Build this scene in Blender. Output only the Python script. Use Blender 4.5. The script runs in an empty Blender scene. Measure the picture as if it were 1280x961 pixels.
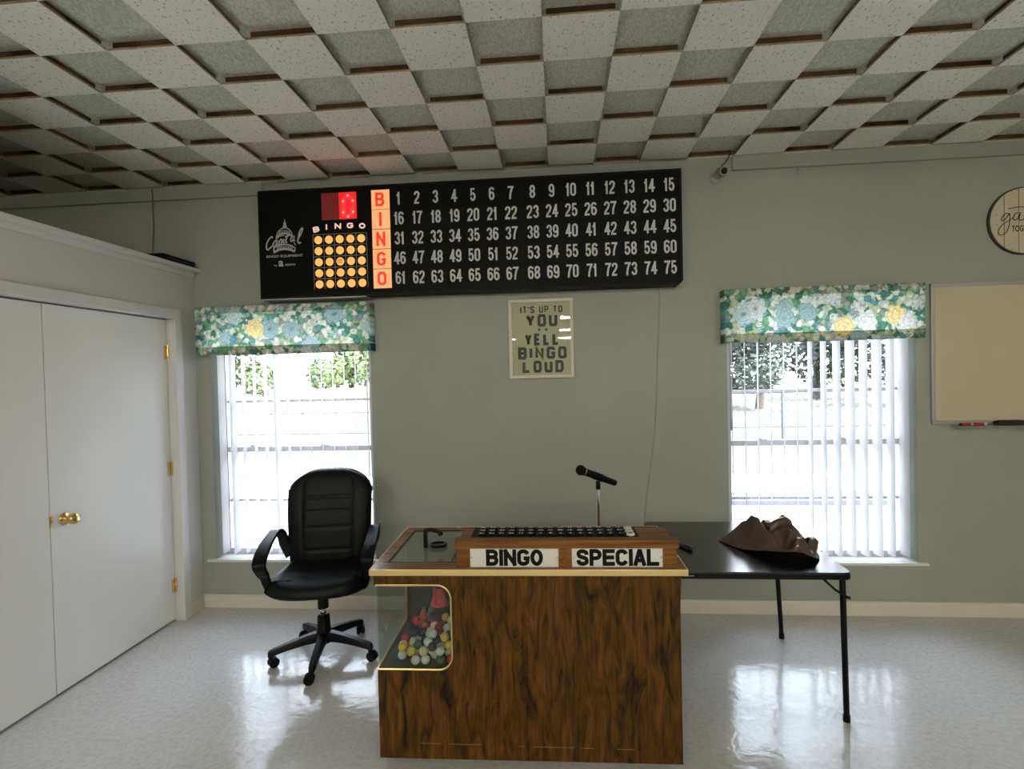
import bpy, bmesh, math, random
from mathutils import Vector, Matrix
PI = math.pi
S = bpy.context.scene
COL = S.collection

# ------------------------------------------------------------------ camera, world, sun, exposure
cam = bpy.data.cameras.new('camera'); camo = bpy.data.objects.new('camera', cam); COL.objects.link(camo)
cam.sensor_fit = 'HORIZONTAL'; cam.sensor_width = 36.0; cam.lens = 674.85 / 1280 * 36.0
cam.clip_start = 0.05; cam.clip_end = 300
HC = 1.5859
r2 = Vector((0.99628, 0.08286, -0.02360)); u2 = Vector((0.02196, 0.02059, 0.99955)); f2 = Vector((-0.08331, 0.99635, -0.01869))
camo.matrix_world = Matrix(((r2.x, u2.x, -f2.x, 0), (r2.y, u2.y, -f2.y, 0), (r2.z, u2.z, -f2.z, HC), (0, 0, 0, 1)))
S.camera = camo
S.view_settings.view_transform = 'Standard'; S.view_settings.look = 'None'
S.view_settings.gamma = 1.0; S.view_settings.use_curve_mapping = False
S.view_settings.exposure = 0.45
SUN_STRENGTH = 20.5; SKY_STRENGTH = 7.6; LAMP_POWER = 85.0
w = bpy.data.worlds.new('World'); S.world = w; w.use_nodes = True
nt = w.node_tree; bg = nt.nodes['Background']
tcw = nt.nodes.new('ShaderNodeTexCoord'); sep = nt.nodes.new('ShaderNodeSeparateXYZ'); rampw = nt.nodes.new('ShaderNodeValToRGB')
rampw.color_ramp.elements[0].position = 0.0; rampw.color_ramp.elements[0].color = (1.0, 1.0, 1.0, 1)
rampw.color_ramp.elements[1].position = 0.7; rampw.color_ramp.elements[1].color = (0.72, 0.83, 1.0, 1)
nt.links.new(tcw.outputs['Generated'], sep.inputs[0]); nt.links.new(sep.outputs[2], rampw.inputs[0]); nt.links.new(rampw.outputs[0], bg.inputs['Color'])
bg.inputs['Strength'].default_value = SKY_STRENGTH
sun = bpy.data.lights.new('sun', 'SUN'); sun.energy = SUN_STRENGTH; sun.angle = 0.02; sun.color = (1.0, 0.96, 0.88)
suno = bpy.data.objects.new('sun', sun); COL.objects.link(suno)
suno.rotation_euler = Vector((-0.55, 0.45, -0.9)).to_track_quat('-Z', 'Y').to_euler()
S.cycles.max_bounces = 10; S.cycles.diffuse_bounces = 6; S.cycles.glossy_bounces = 4; S.cycles.transparent_max_bounces = 16
S.cycles.transmission_bounces = 6; S.cycles.caustics_reflective = False; S.cycles.caustics_refractive = False
S.cycles.sample_clamp_indirect = 6.0
S.cycles.use_denoising = True

# ------------------------------------------------------------------ materials
def nodes(name):
    m = bpy.data.materials.new(name); m.use_nodes = True
    t = m.node_tree; return m, t, t.nodes['Principled BSDF']
def mat(name, color, rough=0.5, metal=0.0, noise=0.0, scale=20.0, bump=0.0, bscale=200.0, spec=0.5, emit=None, estr=0.0, coat=0.0):
    m, t, b = nodes(name)
    b.inputs['Base Color'].default_value = (*color, 1); b.inputs['Roughness'].default_value = rough
    b.inputs['Metallic'].default_value = metal; b.inputs['Specular IOR Level'].default_value = spec
    b.inputs['Coat Weight'].default_value = coat
    if emit: b.inputs['Emission Color'].default_value = (*emit, 1); b.inputs['Emission Strength'].default_value = estr
    tc = t.nodes.new('ShaderNodeTexCoord')
    if noise:
        n = t.nodes.new('ShaderNodeTexNoise'); n.inputs['Scale'].default_value = scale; n.inputs['Detail'].default_value = 6
        t.links.new(tc.outputs['Object'], n.inputs['Vector'])
        r = t.nodes.new('ShaderNodeValToRGB')
        r.color_ramp.elements[0].position = 0.3; r.color_ramp.elements[1].position = 0.7
        r.color_ramp.elements[0].color = (*[c * (1 - noise) for c in color], 1); r.color_ramp.elements[1].color = (*[min(1, c * (1 + noise)) for c in color], 1)
        t.links.new(n.outputs['Fac'], r.inputs[0]); t.links.new(r.outputs[0], b.inputs['Base Color'])
    if bump:
        n2 = t.nodes.new('ShaderNodeTexNoise'); n2.inputs['Scale'].default_value = bscale; n2.inputs['Detail'].default_value = 4
        t.links.new(tc.outputs['Object'], n2.inputs['Vector'])
        bp = t.nodes.new('ShaderNodeBump'); bp.inputs['Strength'].default_value = bump; bp.inputs['Distance'].default_value = 0.01
        t.links.new(n2.outputs['Fac'], bp.inputs['Height']); t.links.new(bp.outputs[0], b.inputs['Normal'])
    return m
def glow(name, color, strength, base=(0.05, 0.05, 0.05)):
    return mat(name, base, 0.4, emit=color, estr=strength)

M = {}
M['wall'] = mat('wall_paint', (0.315, 0.335, 0.285), 0.55, noise=0.05, scale=1.5, bump=0.15, bscale=90)
M['closet_paint'] = mat('closet_paint', (0.60, 0.595, 0.575), 0.5, noise=0.03, scale=1.5, bump=0.1, bscale=90)
M['white_paint'] = mat('white_paint', (0.66, 0.66, 0.65), 0.4, noise=0.02, scale=2, bump=0.05, bscale=60)
M['cream_paint'] = mat('cream_paint', (0.63, 0.60, 0.52), 0.45, noise=0.03, scale=3)
M['door_paint'] = mat('door_paint', (0.80, 0.79, 0.785), 0.35, noise=0.02, scale=2, bump=0.03, bscale=40)
M['dark_gap'] = mat('dark_gap', (0.02, 0.02, 0.02), 0.8)
M['brass'] = mat('brass', (0.80, 0.55, 0.20), 0.22, 1.0)
M['gold_edge'] = mat('gold_edge', (0.72, 0.55, 0.26), 0.32, 0.75)
M['chrome'] = mat('chrome', (0.75, 0.75, 0.77), 0.15, 1.0)
M['alu'] = mat('window_metal', (0.58, 0.58, 0.62), 0.4, 0.3)
M['black_plastic'] = mat('black_plastic', (0.004, 0.004, 0.005), 0.38, spec=0.14)
M['black_soft'] = mat('black_rubber', (0.004, 0.004, 0.005), 0.6, spec=0.14)
M['black_metal'] = mat('black_metal', (0.004, 0.004, 0.005), 0.35, spec=0.14)
M['leather'] = mat('black_leather', (0.0045, 0.0062, 0.006), 0.45, bump=0.06, bscale=160, spec=0.12)
M['stitch'] = mat('stitch', (0.004, 0.004, 0.004), 0.8)
M['table_top'] = mat('black_vinyl', (0.002, 0.0035, 0.004), 0.17, bump=0.03, bscale=300, spec=0.7)
M['table_mark'] = mat('table_mark', (0.30, 0.30, 0.32), 0.5)
M['board_black'] = mat('board_black', (0.002, 0.0026, 0.002), 0.5, spec=0.10)
M['board_frame'] = mat('board_frame', (0.004, 0.0045, 0.004), 0.5, spec=0.15)
M['number_grey'] = mat('number_grey', (0.60, 0.61, 0.60), 0.5)
M['logo_grey'] = mat('logo_grey', (0.46, 0.46, 0.44), 0.5)
M['line_grey'] = mat('line_grey', (0.22, 0.20, 0.19), 0.5)
M['orange_lens'] = glow('orange_lens', (1.0, 0.42, 0.17), 0.70, (0.2, 0.1, 0.05))
M['lamp_lens'] = glow('lamp_lens', (1.0, 0.48, 0.11), 0.72, (0.2, 0.1, 0.03))
M['free_text'] = mat('free_text', (0.35, 0.10, 0.02), 0.5)
M['red_letter'] = glow('red_letter', (0.85, 0.03, 0.015), 0.55, (0.6, 0.02, 0.01))
M['header_letter'] = glow('header_letter', (1.0, 0.62, 0.48), 0.55, (0.4, 0.3, 0.3))
M['led_off'] = glow('led_off', (0.30, 0.008, 0.012), 0.18, (0.12, 0.005, 0.008))
M['led_on'] = glow('led_on', (1.0, 0.01, 0.015), 2.2, (0.3, 0.0, 0.0))
M['led_mid'] = glow('led_mid', (1.0, 0.012, 0.018), 0.55, (0.3, 0.0, 0.0))
M['led_dot'] = glow('led_dot', (1.0, 0.10, 0.04), 4.5, (0.5, 0.0, 0.0))
M['frame_cream'] = mat('frame_cream', (0.60, 0.57, 0.47), 0.4)
M['poster_paper'] = mat('poster_paper', (0.50, 0.47, 0.29), 0.6, noise=0.03, scale=8)
M['poster_ink'] = mat('poster_ink', (0.020, 0.020, 0.015), 0.6)
M['sign_white'] = mat('sign_white', (0.70, 0.70, 0.66), 0.35, noise=0.03, scale=15)
M['sign_ink'] = mat('sign_ink', (0.004, 0.004, 0.004), 0.6, spec=0.15)
M['whiteboard'] = mat('whiteboard_face', (0.56, 0.49, 0.35), 0.25, noise=0.02, scale=2)  # off-white board; the warm tan of the room's lamps is put into its colour
M['board_alu'] = mat('board_alu', (0.42, 0.43, 0.42), 0.4, 0.5)
M['marker_red'] = mat('marker_red', (0.45, 0.02, 0.03), 0.4)
M['marker_white'] = mat('marker_white', (0.72, 0.68, 0.66), 0.4)
M['felt'] = mat('black_felt', (0.014, 0.014, 0.010), 0.9)
M['plank'] = mat('plank_cream', (0.54, 0.49, 0.37), 0.6, noise=0.1, scale=6)
M['plank_line'] = mat('plank_line', (0.16, 0.12, 0.08), 0.7)
M['plank_scuff'] = mat('veneer_scuff', (0.17, 0.095, 0.035), 0.6)
M['sign_rim'] = mat('sign_rim', (0.03, 0.025, 0.02), 0.6)
M['pen_purple'] = mat('pen_purple', (0.035, 0.018, 0.06), 0.3)
M['cam_white'] = mat('camera_shell', (0.34, 0.34, 0.31), 0.4)
M['chamber'] = mat('chamber_dark', (0.030, 0.036, 0.030), 0.6)
M['funnel_red'] = mat('funnel_red', (0.50, 0.035, 0.035), 0.35)
M['cable'] = mat('cable', (0.10, 0.10, 0.095), 0.6)
M['cable_wall'] = mat('cable_painted', (0.27, 0.285, 0.245), 0.6)
M['cable_black'] = mat('cable_black', (0.02, 0.02, 0.02), 0.6)
M['furring'] = mat('furring_wood', (0.11, 0.055, 0.024), 0.7, noise=0.95, scale=5)
M['lamp_white'] = mat('lamp_white', (0.8, 0.8, 0.8), 0.5)
M['grass'] = mat('grass', (0.085, 0.095, 0.058), 0.9, noise=0.35, scale=0.6)
M['concrete'] = mat('concrete', (0.60, 0.58, 0.54), 0.9, noise=0.06, scale=1.2)
M['asphalt'] = mat('asphalt', (0.058, 0.058, 0.062), 0.9, noise=0.12, scale=2)
M['bark'] = mat('bark', (0.05, 0.04, 0.03), 0.9, noise=0.3, scale=9)
M['leaf_a'] = mat('leaf_green', (0.11, 0.17, 0.055), 0.6, noise=0.5, scale=0.8)
M['leaf_b'] = mat('leaf_deep', (0.034, 0.050, 0.036), 0.6, noise=0.5, scale=0.8)
M['fence_wood'] = mat('fence_wood', (0.22, 0.165, 0.115), 0.8, noise=0.2, scale=5)
M['galvanised'] = mat('galvanised', (0.07, 0.07, 0.08), 0.5, 0.2)
M['curb_blue'] = mat('curb_paint', (0.045, 0.055, 0.085), 0.7, noise=0.1, scale=3)
M['siding'] = mat('siding', (0.74, 0.73, 0.70), 0.7)
M['shingle'] = mat('shingle', (0.30, 0.28, 0.27), 0.9, noise=0.2, scale=6)

def mk_glass(name, tint=(0.96, 0.98, 0.97), refl=0.06, gl=0.02):
    m = bpy.data.materials.new(name); m.use_nodes = True; t = m.node_tree
    for n in list(t.nodes): t.nodes.remove(n)
    o = t.nodes.new('ShaderNodeOutputMaterial'); tr = t.nodes.new('ShaderNodeBsdfTransparent'); g = t.nodes.new('ShaderNodeBsdfGlossy')
    mx = t.nodes.new('ShaderNodeMixShader'); fr = t.nodes.new('ShaderNodeFresnel'); fr.inputs['IOR'].default_value = 1.45
    ge = t.nodes.new('ShaderNodeNewGeometry'); mr = t.nodes.new('ShaderNodeMapRange'); mr.inputs['To Min'].default_value = 1.45; mr.inputs['To Max'].default_value = 1 / 1.45
    t.links.new(ge.outputs['Backfacing'], mr.inputs['Value']); t.links.new(mr.outputs[0], fr.inputs['IOR'])
    tr.inputs['Color'].default_value = (*tint, 1); g.inputs['Roughness'].default_value = gl
    t.links.new(fr.outputs[0], mx.inputs[0]); t.links.new(tr.outputs[0], mx.inputs[1]); t.links.new(g.outputs[0], mx.inputs[2]); t.links.new(mx.outputs[0], o.inputs[0])
    return m
M['pane'] = mk_glass('window_glass', (0.97, 0.99, 1.0))
M['clear'] = mk_glass('clear_acrylic', (0.90, 0.93, 0.91), gl=0.03)
M['smoke'] = mk_glass('smoked_glass', (0.74, 0.78, 0.75), gl=0.04)
# pale diffuse veil mixed into the lid glass stands in for its grey reflection
t_ = M['smoke'].node_tree; o_ = [n for n in t_.nodes if n.type == 'OUTPUT_MATERIAL'][0]; src_ = o_.inputs[0].links[0].from_socket
du_ = t_.nodes.new('ShaderNodeBsdfDiffuse'); du_.inputs[0].default_value = (0.62, 0.66, 0.62, 1); mm_ = t_.nodes.new('ShaderNodeMixShader'); mm_.inputs[0].default_value = 0.20
t_.links.new(src_, mm_.inputs[1]); t_.links.new(du_.outputs[0], mm_.inputs[2]); t_.links.new(mm_.outputs[0], o_.inputs[0])
M['tube_clear'] = mk_glass('tube_clear', (0.80, 0.82, 0.84), gl=0.1)

def mk_translucent(name, color, trans, amount):
    m = bpy.data.materials.new(name); m.use_nodes = True; t = m.node_tree
    for n in list(t.nodes): t.nodes.remove(n)
    o = t.nodes.new('ShaderNodeOutputMaterial'); d = t.nodes.new('ShaderNodeBsdfDiffuse'); tl = t.nodes.new('ShaderNodeBsdfTranslucent')
    mx = t.nodes.new('ShaderNodeMixShader'); mx.inputs[0].default_value = amount
    d.inputs[0].default_value = (*color, 1); tl.inputs[0].default_value = (*trans, 1)
    t.links.new(d.outputs[0], mx.inputs[1]); t.links.new(tl.outputs[0], mx.inputs[2]); t.links.new(mx.outputs[0], o.inputs[0])
    return m, t, d, tl
M['slat'] = mk_translucent('blind_vane', (0.74, 0.73, 0.74), (0.44, 0.44, 0.455), 0.5)[0]

def mk_wood(name, dark, mid, light, zs=0.35, vertical=True, rough=0.35):
    m, t, b = nodes(name)
    tc = t.nodes.new('ShaderNodeTexCoord'); mp = t.nodes.new('ShaderNodeMapping')
    mp.inputs['Scale'].default_value = (15, 15, 15 * zs * 0.25) if vertical else (9 * zs * 0.25, 9, 9)
    n = t.nodes.new('ShaderNodeTexNoise'); n.inputs['Scale'].default_value = 1.5; n.inputs['Detail'].default_value = 8; n.inputs['Roughness'].default_value = 0.62; n.inputs['Distortion'].default_value = 1.4
    t.links.new(tc.outputs['Object'], mp.inputs[0]); t.links.new(mp.outputs[0], n.inputs['Vector'])
    r = t.nodes.new('ShaderNodeValToRGB'); e = r.color_ramp.elements
    e[0].position = 0.34; e[0].color = (*dark, 1); e[1].position = 0.70; e[1].color = (*light, 1)
    k = r.color_ramp.elements.new(0.47); k.color = (*mid, 1)
    t.links.new(n.outputs['Fac'], r.inputs[0])
    mp2 = t.nodes.new('ShaderNodeMapping'); mp2.inputs['Scale'].default_value = (160, 160, 5) if vertical else (5, 160, 160)
    n2 = t.nodes.new('ShaderNodeTexNoise'); n2.inputs['Scale'].default_value = 1.0; n2.inputs['Detail'].default_value = 3
    t.links.new(tc.outputs['Object'], mp2.inputs[0]); t.links.new(mp2.outputs[0], n2.inputs['Vector'])
    r2_ = t.nodes.new('ShaderNodeValToRGB'); r2_.color_ramp.elements[0].position = 0.35; r2_.color_ramp.elements[0].color = (0.55, 0.5, 0.45, 1); r2_.color_ramp.elements[1].position = 0.6
    t.links.new(n2.outputs['Fac'], r2_.inputs[0])
    mx = t.nodes.new('ShaderNodeMix'); mx.data_type = 'RGBA'; mx.blend_type = 'MULTIPLY'; mx.inputs['Factor'].default_value = 0.75
    t.links.new(r.outputs[0], mx.inputs['A']); t.links.new(r2_.outputs[0], mx.inputs['B']); t.links.new(mx.outputs['Result'], b.inputs['Base Color'])
    b.inputs['Roughness'].default_value = rough; b.inputs['Specular IOR Level'].default_value = 0.16
    return m
M['oak'] = mk_wood('oak_veneer', (0.010, 0.005, 0.002), (0.062, 0.026, 0.0035), (0.135, 0.058, 0.007), zs=0.85, rough=0.4)
M['oak_h'] = mk_wood('oak_rail', (0.09, 0.037, 0.010), (0.18, 0.077, 0.021), (0.27, 0.122, 0.037), vertical=False)
M['oak_top'] = mk_wood('oak_top', (0.12, 0.055, 0.022), (0.22, 0.105, 0.045), (0.33, 0.17, 0.08), vertical=False, rough=0.25)

def mk_floor():
    m, t, b = nodes('vinyl_floor')
    tc = t.nodes.new('ShaderNodeTexCoord')
    n = t.nodes.new('ShaderNodeTexNoise'); n.inputs['Scale'].default_value = 45; n.inputs['Detail'].default_value = 6
    n3 = t.nodes.new('ShaderNodeTexNoise'); n3.inputs['Scale'].default_value = 2.2; n3.inputs['Detail'].default_value = 5
    r = t.nodes.new('ShaderNodeValToRGB'); r.color_ramp.elements[0].position = 0.32; r.color_ramp.elements[0].color = (0.49, 0.48, 0.465, 1); r.color_ramp.elements[1].position = 0.58; r.color_ramp.elements[1].color = (0.575, 0.565, 0.555, 1)
    r3 = t.nodes.new('ShaderNodeValToRGB'); r3.color_ramp.elements[0].position = 0.3; r3.color_ramp.elements[0].color = (0.93, 0.93, 0.92, 1); r3.color_ramp.elements[1].position = 0.6
    v = t.nodes.new('ShaderNodeTexVoronoi'); v.inputs['Scale'].default_value = 7
    vr = t.nodes.new('ShaderNodeValToRGB'); vr.color_ramp.elements[0].position = 0.02; vr.color_ramp.elements[0].color = (0.35, 0.33, 0.28, 1); vr.color_ramp.elements[1].position = 0.045
    for x in (n, n3, v): t.links.new(tc.outputs['Object'], x.inputs['Vector'])
    t.links.new(n.outputs['Fac'], r.inputs[0]); t.links.new(n3.outputs['Fac'], r3.inputs[0]); t.links.new(v.outputs['Distance'], vr.inputs[0])
    a = t.nodes.new('ShaderNodeMix'); a.data_type = 'RGBA'; a.blend_type = 'MULTIPLY'; a.inputs['Factor'].default_value = 1
    t.links.new(r.outputs[0], a.inputs['A']); t.links.new(r3.outputs[0], a.inputs['B'])
    c = t.nodes.new('ShaderNodeMix'); c.data_type = 'RGBA'; c.blend_type = 'MULTIPLY'; c.inputs['Factor'].default_value = 0.45
    t.links.new(a.outputs['Result'], c.inputs['A']); t.links.new(vr.outputs[0], c.inputs['B']); t.links.new(c.outputs['Result'], b.inputs['Base Color'])
    n2 = t.nodes.new('ShaderNodeTexNoise'); n2.inputs['Scale'].default_value = 14; n2.inputs['Detail'].default_value = 7; n2.inputs['Distortion'].default_value = 0.6
    t.links.new(tc.outputs['Object'], n2.inputs['Vector'])
    bp = t.nodes.new('ShaderNodeBump'); bp.inputs['Strength'].default_value = 0.10; bp.inputs['Distance'].default_value = 0.02
    t.links.new(n2.outputs['Fac'], bp.inputs['Height']); t.links.new(bp.outputs[0], b.inputs['Normal'])
    b.inputs['Roughness'].default_value = 0.13; b.inputs['Specular IOR Level'].default_value = 0.5
    return m
M['floor'] = mk_floor()

def mk_ceiltile(name, sc, p0, p1, dk, lt):
    m, t, b = nodes(name)
    tc = t.nodes.new('ShaderNodeTexCoord'); mp = t.nodes.new('ShaderNodeMapping'); mp.inputs['Scale'].default_value = (1, 0.45, 1)
    n = t.nodes.new('ShaderNodeTexNoise'); n.inputs['Scale'].default_value = sc; n.inputs['Detail'].default_value = 3; n.inputs['Roughness'].default_value = 0.55
    t.links.new(tc.outputs['Object'], mp.inputs[0]); t.links.new(mp.outputs[0], n.inputs['Vector'])
    r = t.nodes.new('ShaderNodeValToRGB'); r.color_ramp.elements[0].position = p0; r.color_ramp.elements[0].color = (*dk, 1); r.color_ramp.elements[1].position = p1; r.color_ramp.elements[1].color = (*lt, 1)
    t.links.new(n.outputs['Fac'], r.inputs[0]); t.links.new(r.outputs[0], b.inputs['Base Color'])
    bp = t.nodes.new('ShaderNodeBump'); bp.inputs['Strength'].default_value = 0.25; bp.inputs['Distance'].default_value = 0.004
    t.links.new(n.outputs['Fac'], bp.inputs['Height']); t.links.new(bp.outputs[0], b.inputs['Normal'])
    b.inputs['Roughness'].default_value = 0.9
    return m
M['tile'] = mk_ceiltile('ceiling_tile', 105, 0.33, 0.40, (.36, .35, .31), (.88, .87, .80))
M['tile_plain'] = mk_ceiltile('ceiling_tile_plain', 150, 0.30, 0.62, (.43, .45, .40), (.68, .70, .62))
M['tile_edge'] = mat('tile_cut_edge', (0.40, 0.31, 0.18), 0.9, noise=0.2, scale=20)

def mk_floral(name, amount, seed):
    m, t, d, tl = mk_translucent(name, (1, 1, 1), (1, 1, 1), amount)
    tc = t.nodes.new('ShaderNodeTexCoord'); mp = t.nodes.new('ShaderNodeMapping'); mp.inputs['Location'].default_value = (seed, seed * .3, seed * .7); mp.inputs['Scale'].default_value = (1, 0.0, 1)
    t.links.new(tc.outputs['Object'], mp.inputs[0])
    wn = t.nodes.new('ShaderNodeTexNoise'); wn.inputs['Scale'].default_value = 26; wn.inputs['Detail'].default_value = 5
    t.links.new(mp.outputs[0], wn.inputs['Vector'])
    add = t.nodes.new('ShaderNodeMix'); add.data_type = 'VECTOR'; add.inputs['Factor'].default_value = 0.045
    t.links.new(mp.outputs[0], add.inputs['A']); t.links.new(wn.outputs['Color'], add.inputs['B'])
    def vor(scale):
        v = t.nodes.new('ShaderNodeTexVoronoi'); v.inputs['Scale'].default_value = scale; v.inputs['Randomness'].default_value = 0.85
        t.links.new(add.outputs['Result'], v.inputs['Vector']); return v
    def ramp(src, els, interp='LINEAR'):
        r = t.nodes.new('ShaderNodeValToRGB'); r.color_ramp.interpolation = interp
        e = r.color_ramp.elements
        while len(e) < len(els): e.new(0.5)
        for q, (p_, c) in zip(e, els): q.position = p_; q.color = (*c, 1)
        t.links.new(src, r.inputs[0]); return r.outputs[0]
    def mix(fac, a, b_, mode='MIX'):
        x = t.nodes.new('ShaderNodeMix'); x.data_type = 'RGBA'; x.blend_type = mode
        if isinstance(fac, float): x.inputs['Factor'].default_value = fac
        else: t.links.new(fac, x.inputs['Factor'])
        t.links.new(a, x.inputs['A']); t.links.new(b_, x.inputs['B']); return x.outputs['Result']
    def math_(op, a, b_=None, c_=None):
        n_ = t.nodes.new('ShaderNodeMath'); n_.operation = op
        for k, q in enumerate((a, b_, c_)):
            if q is None: continue
            if isinstance(q, (int, float)): n_.inputs[k].default_value = q
            else: t.links.new(q, n_.inputs[k])
        return n_.outputs[0]
    # leaves: small ragged cells in greens, teals, greys and cream
    leaf = vor(31); sp = t.nodes.new('ShaderNodeSeparateColor'); t.links.new(leaf.outputs['Color'], sp.inputs[0])
    lc = ramp(sp.outputs[0], [(0, (0.09, 0.25, 0.19)), (0.16, (0.74, 0.77, 0.66)), (0.32, (0.13, 0.36, 0.40)), (0.42, (0.80, 0.80, 0.73)), (0.62, (0.20, 0.42, 0.26)), (0.74, (0.36, 0.37, 0.35)), (0.88, (0.60, 0.64, 0.40))], 'CONSTANT')
    vein = ramp(leaf.outputs['Distance'], [(0.30, (1, 1, 1)), (0.62, (0.62, 0.70, 0.66))]); lc = mix(1.0, lc, vein, 'MULTIPLY')
    def bloom(scale, cols, petals, under, r0, r1):
        fl = vor(scale); sf = t.nodes.new('ShaderNodeSeparateColor'); t.links.new(fl.outputs['Color'], sf.inputs[0])
        fc = ramp(sf.outputs[0], cols, 'CONSTANT')
        df = t.nodes.new('ShaderNodeVectorMath'); df.operation = 'SUBTRACT'; t.links.new(add.outputs['Result'], df.inputs[0]); t.links.new(fl.outputs['Position'], df.inputs[1])
        dx = t.nodes.new('ShaderNodeSeparateXYZ'); t.links.new(df.outputs[0], dx.inputs[0])
        ang = math_('ARCTAN2', dx.outputs[2], dx.outputs[0]); d_ = fl.outputs['Distance']
        # each ring of petals is turned against the next one
        ph = math_('MULTIPLY_ADD', math_('FLOOR', math_('MULTIPLY', d_, 9.0)), 1.9, math_('MULTIPLY', sf.outputs[1], 6.0))
        lob = math_('ABSOLUTE', math_('SINE', math_('ADD', math_('MULTIPLY', ang, petals / 2), ph)))
        ring = math_('FRACT', math_('ADD', math_('MULTIPLY', d_, 9.0), math_('MULTIPLY', lob, -0.35)))
        sh = ramp(math_('ADD', math_('MULTIPLY', ring, 0.75), math_('MULTIPLY', wn.outputs['Fac'], 0.35)), [(0.10, (0.50, 0.54, 0.56)), (0.38, (0.92, 0.93, 0.93)), (0.8, (1.12, 1.12, 1.10))])
        fcol = mix(1.0, fc, sh, 'MULTIPLY')
        core = ramp(d_, [(0.04, (0.42, 0.47, 0.44)), (0.15, (1, 1, 1))]); fcol = mix(1.0, fcol, core, 'MULTIPLY')
        rad = math_('SUBTRACT', d_, math_('MULTIPLY', lob, 0.10))
        return mix(ramp(rad, [(r0, (1, 1, 1)), (r1, (0, 0, 0))]), under, fcol)
    lc = bloom(17.0, [(0, (0.70, 0.72, 0.66)), (0.35, (0.30, 0.45, 0.47)), (0.55, (0.78, 0.79, 0.74)), (0.8, (0.50, 0.52, 0.50))], 6.0, lc, 0.20, 0.24)
    col = bloom(6.9, [(0, (0.64, 0.67, 0.66)), (0.30, (0.34, 0.49, 0.52)), (0.50, (0.70, 0.71, 0.69)), (0.76, (0.80, 0.65, 0.32)), (0.86, (0.50, 0.62, 0.62))], 7.0, lc, 0.34, 0.38)
    t.links.new(col, d.inputs[0]); t.links.new(col, tl.inputs[0])
    return m
M['floral'] = mk_floral('floral_fabric', 0.55, 3.0)
M['floral_hem'] = mk_floral('floral_fabric_double', 0.14, 3.0)
M['floral2'] = mk_floral('floral_fabric_b', 0.55, 7.7)
M['floral2_hem'] = mk_floral('floral_fabric_b_double', 0.14, 7.7)
M['brown_cloth'] = mat('brown_cloth', (0.075, 0.047, 0.034), 0.32, noise=0.12, scale=9, bump=0.08, bscale=70)
M['bag_skirt_shade'] = mat('bag_skirt_shade', (0.0015, 0.0012, 0.0012), 0.7, spec=0.06)  # shade on the bag's lower front, painted as a near-black skirt
BALLS = {'white': (0.62, 0.62, 0.58), 'yellow': (0.62, 0.46, 0.05), 'red': (0.45, 0.035, 0.03), 'dark blue': (0.02, 0.028, 0.07), 'green': (0.05, 0.12, 0.07), 'cream': (0.62, 0.58, 0.32)}
for k, c in BALLS.items(): M['ball ' + k] = mat('ball_' + k.replace(' ', '_'), c, 0.35)

# ------------------------------------------------------------------ geometry helpers
WORLD = {}
def finish(bm, smooth=None):
    bmesh.ops.recalc_face_normals(bm, faces=bm.faces)
def obj(name, bm, m, parent=None, smooth=False, local=False, recalc=True):
    """link bm as one mesh object; vertices are given in room coordinates unless local"""
    if recalc: bmesh.ops.recalc_face_normals(bm, faces=bm.faces)
    me = bpy.data.meshes.new(name)
    mats = m if isinstance(m, list) else [m]
    o = bpy.data.objects.new(name, me)
    if parent is not None:
        base = WORLD[parent.name]
        if not local: bmesh.ops.translate(bm, verts=bm.verts, vec=-base)
        WORLD[o.name] = base
    else:
        if not local and len(bm.verts):
            xs = [v.co.x for v in bm.verts]; ys = [v.co.y for v in bm.verts]; zs = [v.co.z for v in bm.verts]
            base = Vector(((min(xs) + max(xs)) / 2, (min(ys) + max(ys)) / 2, min(zs)))
            bmesh.ops.translate(bm, verts=bm.verts, vec=-base)
            o.location = base
        else: base = Vector((0, 0, 0))
        WORLD[o.name] = base
    bm.to_mesh(me); bm.free()
    for k in mats: me.materials.append(k)
    if smooth:
        for p in me.polygons: p.use_smooth = True
        if smooth is not True:
            try: me.set_sharp_from_angle(angle=smooth)
            except Exception: pass
    COL.objects.link(o)
    if parent is not None: o.parent = parent
    return o
def tag(o, label=None, cat=None, group=None, kind=None):
    if label: o['label'] = label
    if cat: o['category'] = cat
    if group: o['group'] = group
    if kind: o['kind'] = kind
    return o
def thing(name, loc, label, cat, group=None, kind=None):
    o = bpy.data.objects.new(name, None); o.empty_display_size = 0.1; COL.objects.link(o)
    o.location = loc; WORLD[o.name] = Vector(loc)
    return tag(o, label, cat, group, kind)
def struct(name, bm, m, label, cat, **k):
    return tag(obj(name, bm, m, **k), label, cat, kind='structure')
def B(): return bmesh.new()
def box(bm, x0, x1, y0, y1, z0, z1, mi=0, bev=0.0, seg=2):
    r = bmesh.ops.create_cube(bm, size=1.0); vs = r['verts']
    for v in vs: v.co = Vector((x0 + (v.co.x + .5) * (x1 - x0), y0 + (v.co.y + .5) * (y1 - y0), z0 + (v.co.z + .5) * (z1 - z0)))
    fs = set(f for v in vs for f in v.link_faces)
    for f in fs: f.material_index = mi
    if bev:
        es = list(set(e for v in vs for e in v.link_edges))
        g = bmesh.ops.bevel(bm, geom=es, offset=bev, segments=seg, affect='EDGES', profile=0.5)
        for f in g['faces']: f.material_index = mi
    return vs
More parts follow.
